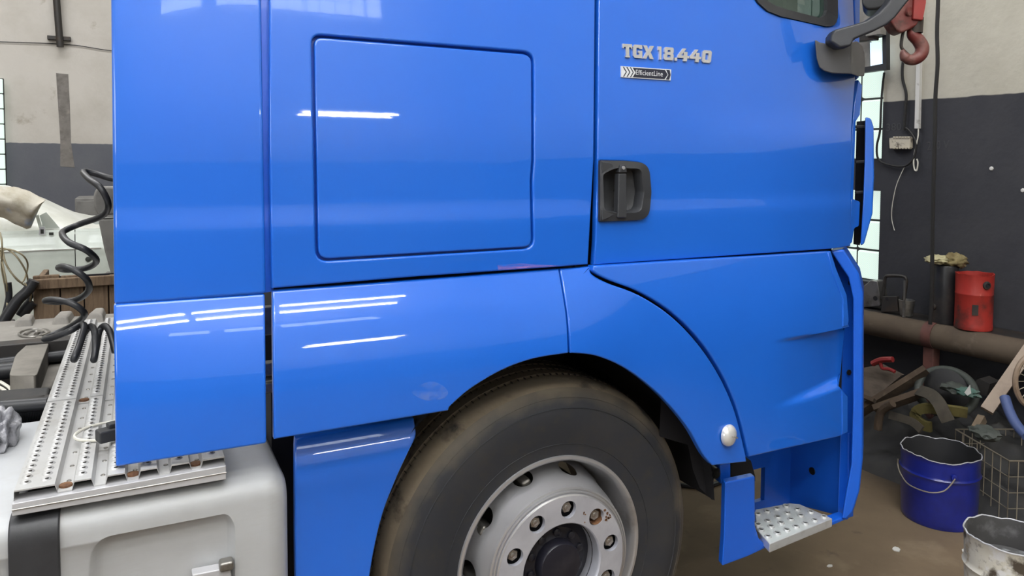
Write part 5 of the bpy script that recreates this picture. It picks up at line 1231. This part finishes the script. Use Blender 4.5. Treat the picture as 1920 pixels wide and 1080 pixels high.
heap('broad worn belt bent down across the yellow pad', 'belt', 'worn_belt', lambda mb: mb.ribbon(cr([J(x,y,o) for x,y,o in ((1722,732,.56),(1745,740,.60),(1760,755,.66),(1770,775,.68),(1778,790,.68))], 5), .06, .012, V((.3,-.5,.5))), M['belt'])
heap('curved yellow foam pad in the middle of the heap', 'pad', 'foam_pad', lambda mb: mb.ribbon(cr([J(x,y,o) for x,y,o in ((1746,801,.60),(1732,797,.60),(1720,788,.60),(1716,777,.60),(1724,768,.60),(1742,765,.60),(1770,768,.58),(1795,771,.56),(1814,774,.54))], 5), .05, .02, V((.0,-.5,1))), M['yellow'])
heap('grey box end behind the green cloth', 'box', 'grey_box', flat([(1828,714),(1836,710),(1856,720),(1850,742),(1826,738)], [.35]*5, .10), M['metal_dk'])
heap('mound of dark scraps and dirt under the junk', 'scrap', 'scrap_mound', lambda mb: mb.grid(lambda u, v: wp(-.55+1.7*u, FZ-.02+max(0, math.sin(PI*min(1,max(0,u))))**.6*((1-v*v)*.34+(.10*NZ.noise(V((u*9,v*6,3)))+.05*NZ.noise(V((u*22,v*14,7))))*(1-v**4)), .02+.64*v), 60, 28), M['dust_bk'], kind='stuff')
heap('pale wooden pole leaning in the right corner', 'pole', 'wooden_pole', lambda mb: mb.ribbon([J(1940,640,.30), J(1895,705,.44), J(1850,770,.58)], .055, .03, V((.5,-.5,.2))), M['cream'])
heap('pale broken tip of wood at the foot of the leaning pole', 'wood', 'wood_piece', stick((1830,805),(1842,784),.72,.66,.04), M['wood_lt'])
heap('dark bent strap hanging over the front of the heap', 'strap', 'dark_strap', lambda mb: mb.ribbon(cr([J(x,y,o) for x,y,o in ((1668,778,.62),(1690,784,.64),(1712,792,.66),(1728,806,.68))], 5), .04, .01, V((.2,-.4,.8))), M['belt'])
heap('pale grey crumpled scrap right of the blue bucket rim', 'scrap', 'crumpled_scrap', cloth(1846,812,.74,.05,.06,.03,11), M['hoop'])
heap('small cream torn scrap on the green cloth', 'scrap', 'torn_scrap', flat([(1808,736),(1818,722),(1820,738),(1814,742)], [.60,.60,.60,.60], .006), M['conduit'])
# spoked ring and blue tube at the edge
t = empty('spoked_wheel', J(1925, 770, .60)); tag(t, 'cream rimmed spoked wheel cut by the right picture edge', 'wheel')
wc2 = J(1945, 715, .55); r2 = .125
ring = lambda a: wc2 + (J(1945,675,.55)-wc2).normalized()*r2*math.sin(a) + right*r2*.8*math.cos(a)
mb = MB(); mb.tube([ring(2*PI*k/48) for k in range(48)], .012, 8, closed=True); mb.build('wheel_ring', M['cream'], t)
for k in range(18): mb = MB(); mb.tube([wc2, ring(2*PI*k/18)], .0018, 5); mb.build('spoke', M['wire_st'], t)
heap('bent blue tube curving past the spoked wheel', 'tube', 'blue_tube', lambda mb: mb.tube(cr([J(x,y,o) for x,y,o in ((1884,745,.62),(1892,770,.66),(1905,795,.70),(1925,818,.74))], 5), .022, 10), M['bluetube'])
# ---------------------------------------------------------------- buckets and basket
def bucket(t, c, r0, r1, h, m, mi, seg=44, ribs_=(.70,), dent=0, fill=None):
    prof = [(.0001,.006),(r0*.96,.006),(r0*.98,0),(r0,.004)]
    for k in range(1, 12):
        z = h*k/12; prof.append((r0+(r1-r0)*k/12, z))
    for rb_ in ribs_: prof += [(r0+(r1-r0)*rb_+.001, h*rb_-.006),(r0+(r1-r0)*rb_+.006, h*rb_),(r0+(r1-r0)*rb_+.001, h*rb_+.006)]
    prof = prof[:4]+sorted(prof[4:], key=lambda q: q[1])+[(r1,h-.004),(r1+.003,h)]
    def wob(mb):
        for v in mb.bm.verts:
            if v.co.z > c.z+h*.93: a = math.atan2(v.co.y-c.y, v.co.x-c.x); v.co.z += dent*(NZ.noise(V((math.cos(a)*4.2, math.sin(a)*4.2, 1.3)))); 
    mb = MB(); mb.lathe(prof, c, 'Z', seg); wob(mb); b = mb.build('bucket_body', m, t, smooth=40)
    mb = MB(); mb.lathe([(r1-.002,h),(r1-.004,h-.01),(r0-.004,.02),(.0001,.02)], c, 'Z', seg); wob(mb); mb.build('bucket_inside', mi, t, smooth=50)
    mb = MB(); pts = []
    for k in range(64): a = 2*PI*k/64; pts.append(c+V((math.cos(a)*r1, math.sin(a)*r1, h+dent*NZ.noise(V((math.cos(a)*4.2, math.sin(a)*4.2, 1.3))))))
    mb.tube(pts, .0026, 6, closed=True); mb.build('bucket_rim', M['alu2'], t)
    return b
cb_ = atZ(1759, 968, FZ); D_ = (cb_-CAM).dot(fwd); r1 = 66*D_/F
hb2 = 1.6-(837-300)*(D_)/F-FZ; 
t = empty('blue_bucket', cb_); tag(t, 'dark blue metal bucket with a torn rim on the floor', 'bucket')
bucket(t, cb_, r1*.95, r1, hb2, M['bkt'], M['bkt_in'], ribs_=(.72,), dent=.013)
p1, n1 = toward(cb_, 1801, r1, hb2*.80); p0_, n0 = toward(cb_, 1690, r1, hb2*.80)
rq = V((0,0,1)).rotation_difference(n1).to_matrix(); MB().lathe([(.014,0),(.013,.008),(.006,.010),(.0001,.010)], p1+n1*.002, 'Z', 14, rot=rq).build('handle_ear', M['bkt'], t)
mb = MB(); pts = [p1+n1*.012]
for px_, zz in ((1790,.66),(1776,.585),(1750,.54),(1716,.545),(1700,.62),(1692,.70),(1690,.795)): q, n_ = toward(cb_, px_, r1+.012, hb2*zz); pts.append(q)
mb.tube(cr(pts, 5), .003, 6); mb.build('bail_handle', M['wire_st'], t)
cw_ = atZ(1886, 1195, FZ); cw_ = atD(1893, 1003, 2.30); cw_.z = FZ; hw = atD(1893, 1003, 2.30).z-FZ; D_ = 2.30; r1 = 74*D_/F
t = empty('paint_bucket', cw_); tag(t, 'white bucket smeared with dark paint, cut by the lower right corner', 'bucket')
bucket(t, cw_, r1*.86, r1, hw, M['wht_bkt'], mat('paint_bucket_inside', (.05,.048,.047), .6, noise=[((.2,.2,.2), 9, .5, .75)]), ribs_=(.80,), dent=.008)
MB().lathe([(r1*.93,hw*.83),(.0001,hw*.84)], cw_, 'Z', 32).build('sludge', M['sludge'], t)
# wire basket
zb1 = .34; b0_ = atD(1889, 975, 3.0); bx = atZ(1888, 985, FZ); fx = V((math.cos(-.45), math.sin(-.45), 0)); fy = V((math.sin(.45), math.cos(.45), 0))
D_ = (bx-CAM).dot(fwd); zb1 = 1.6-(858-300)*D_/F-FZ
t = empty('wire_basket', bx); tag(t, 'small wire mesh basket standing behind the paint bucket', 'basket')
W_, L_ = .30, .40; mb = MB()
def bp(u, v, z): return bx + fx*u*(W_) + fy*v*L_ + V((0,0,z))
for k in range(8):
    for a, b in ((0,0),): 
        s_ = k/7
        mb.tube([bp(s_,0,.003), bp(s_,0,zb1)], .0025, 5); mb.tube([bp(s_,1,.003), bp(s_,1,zb1)], .0025, 5)
        mb.tube([bp(0,s_,.003), bp(0,s_,zb1)], .0025, 5); mb.tube([bp(1,s_,.003), bp(1,s_,zb1)], .0025, 5); mb.tube([bp(s_,0,.003), bp(s_,1,.003)], .0025, 5)
for k in range(5):
    z = .003+(zb1-.003)*k/4; mb.tube([bp(0,0,z), bp(1,0,z), bp(1,1,z), bp(0,1,z)], .0025 if k < 4 else .004, 5, closed=True)
mb.build('wire_mesh', M['wire_st'], t, smooth=60)
# hoses on the floor under the truck and debris on the floor
def floor_hose(pts, r_, label):
    mb = MB(); mb.tube(cr([atZ(x,y,FZ+r_) for x,y in pts], 6), r_, 8); o = mb.build('floor_hose', M['hose'], None); tag(o, label, 'hose')
floor_hose([(1180,872),(1230,892),(1262,905),(1300,912),(1340,908),(1400,880)], .012, 'black hose on the floor behind the front wheel')
mb = MB(); mb.tube(cr([V((.55,.42,.66)), V((.50,.40,.55)), V((.47,.40,.47)), V((.46,.42,.43))], 5), .008, 8); mb.build('brake_hose', M['hose'], truck)
k = 0
for x, y, s_, lb in ((1680,1030,.03,'pale scrap of paint on the floor left of the blue bucket'), (1812,1034,.025,'pale scrap on the floor by the paint bucket'), (1556,1062,.012,'tiny pale chip on the floor below the step')):
    p = atZ(x, y, FZ); mb = MB(); n_ = 7; P = [p+V((math.cos(2*PI*i/n_)*s_*(.5+random.random()*.7), math.sin(2*PI*i/n_)*s_*(.4+random.random()*.5), .004)) for i in range(n_)]; mb.prism(P, [q-V((0,0,.004)) for q in P]); tag(mb.build('floor_scrap', M['conduit'], None, smooth=0), lb, 'scrap')
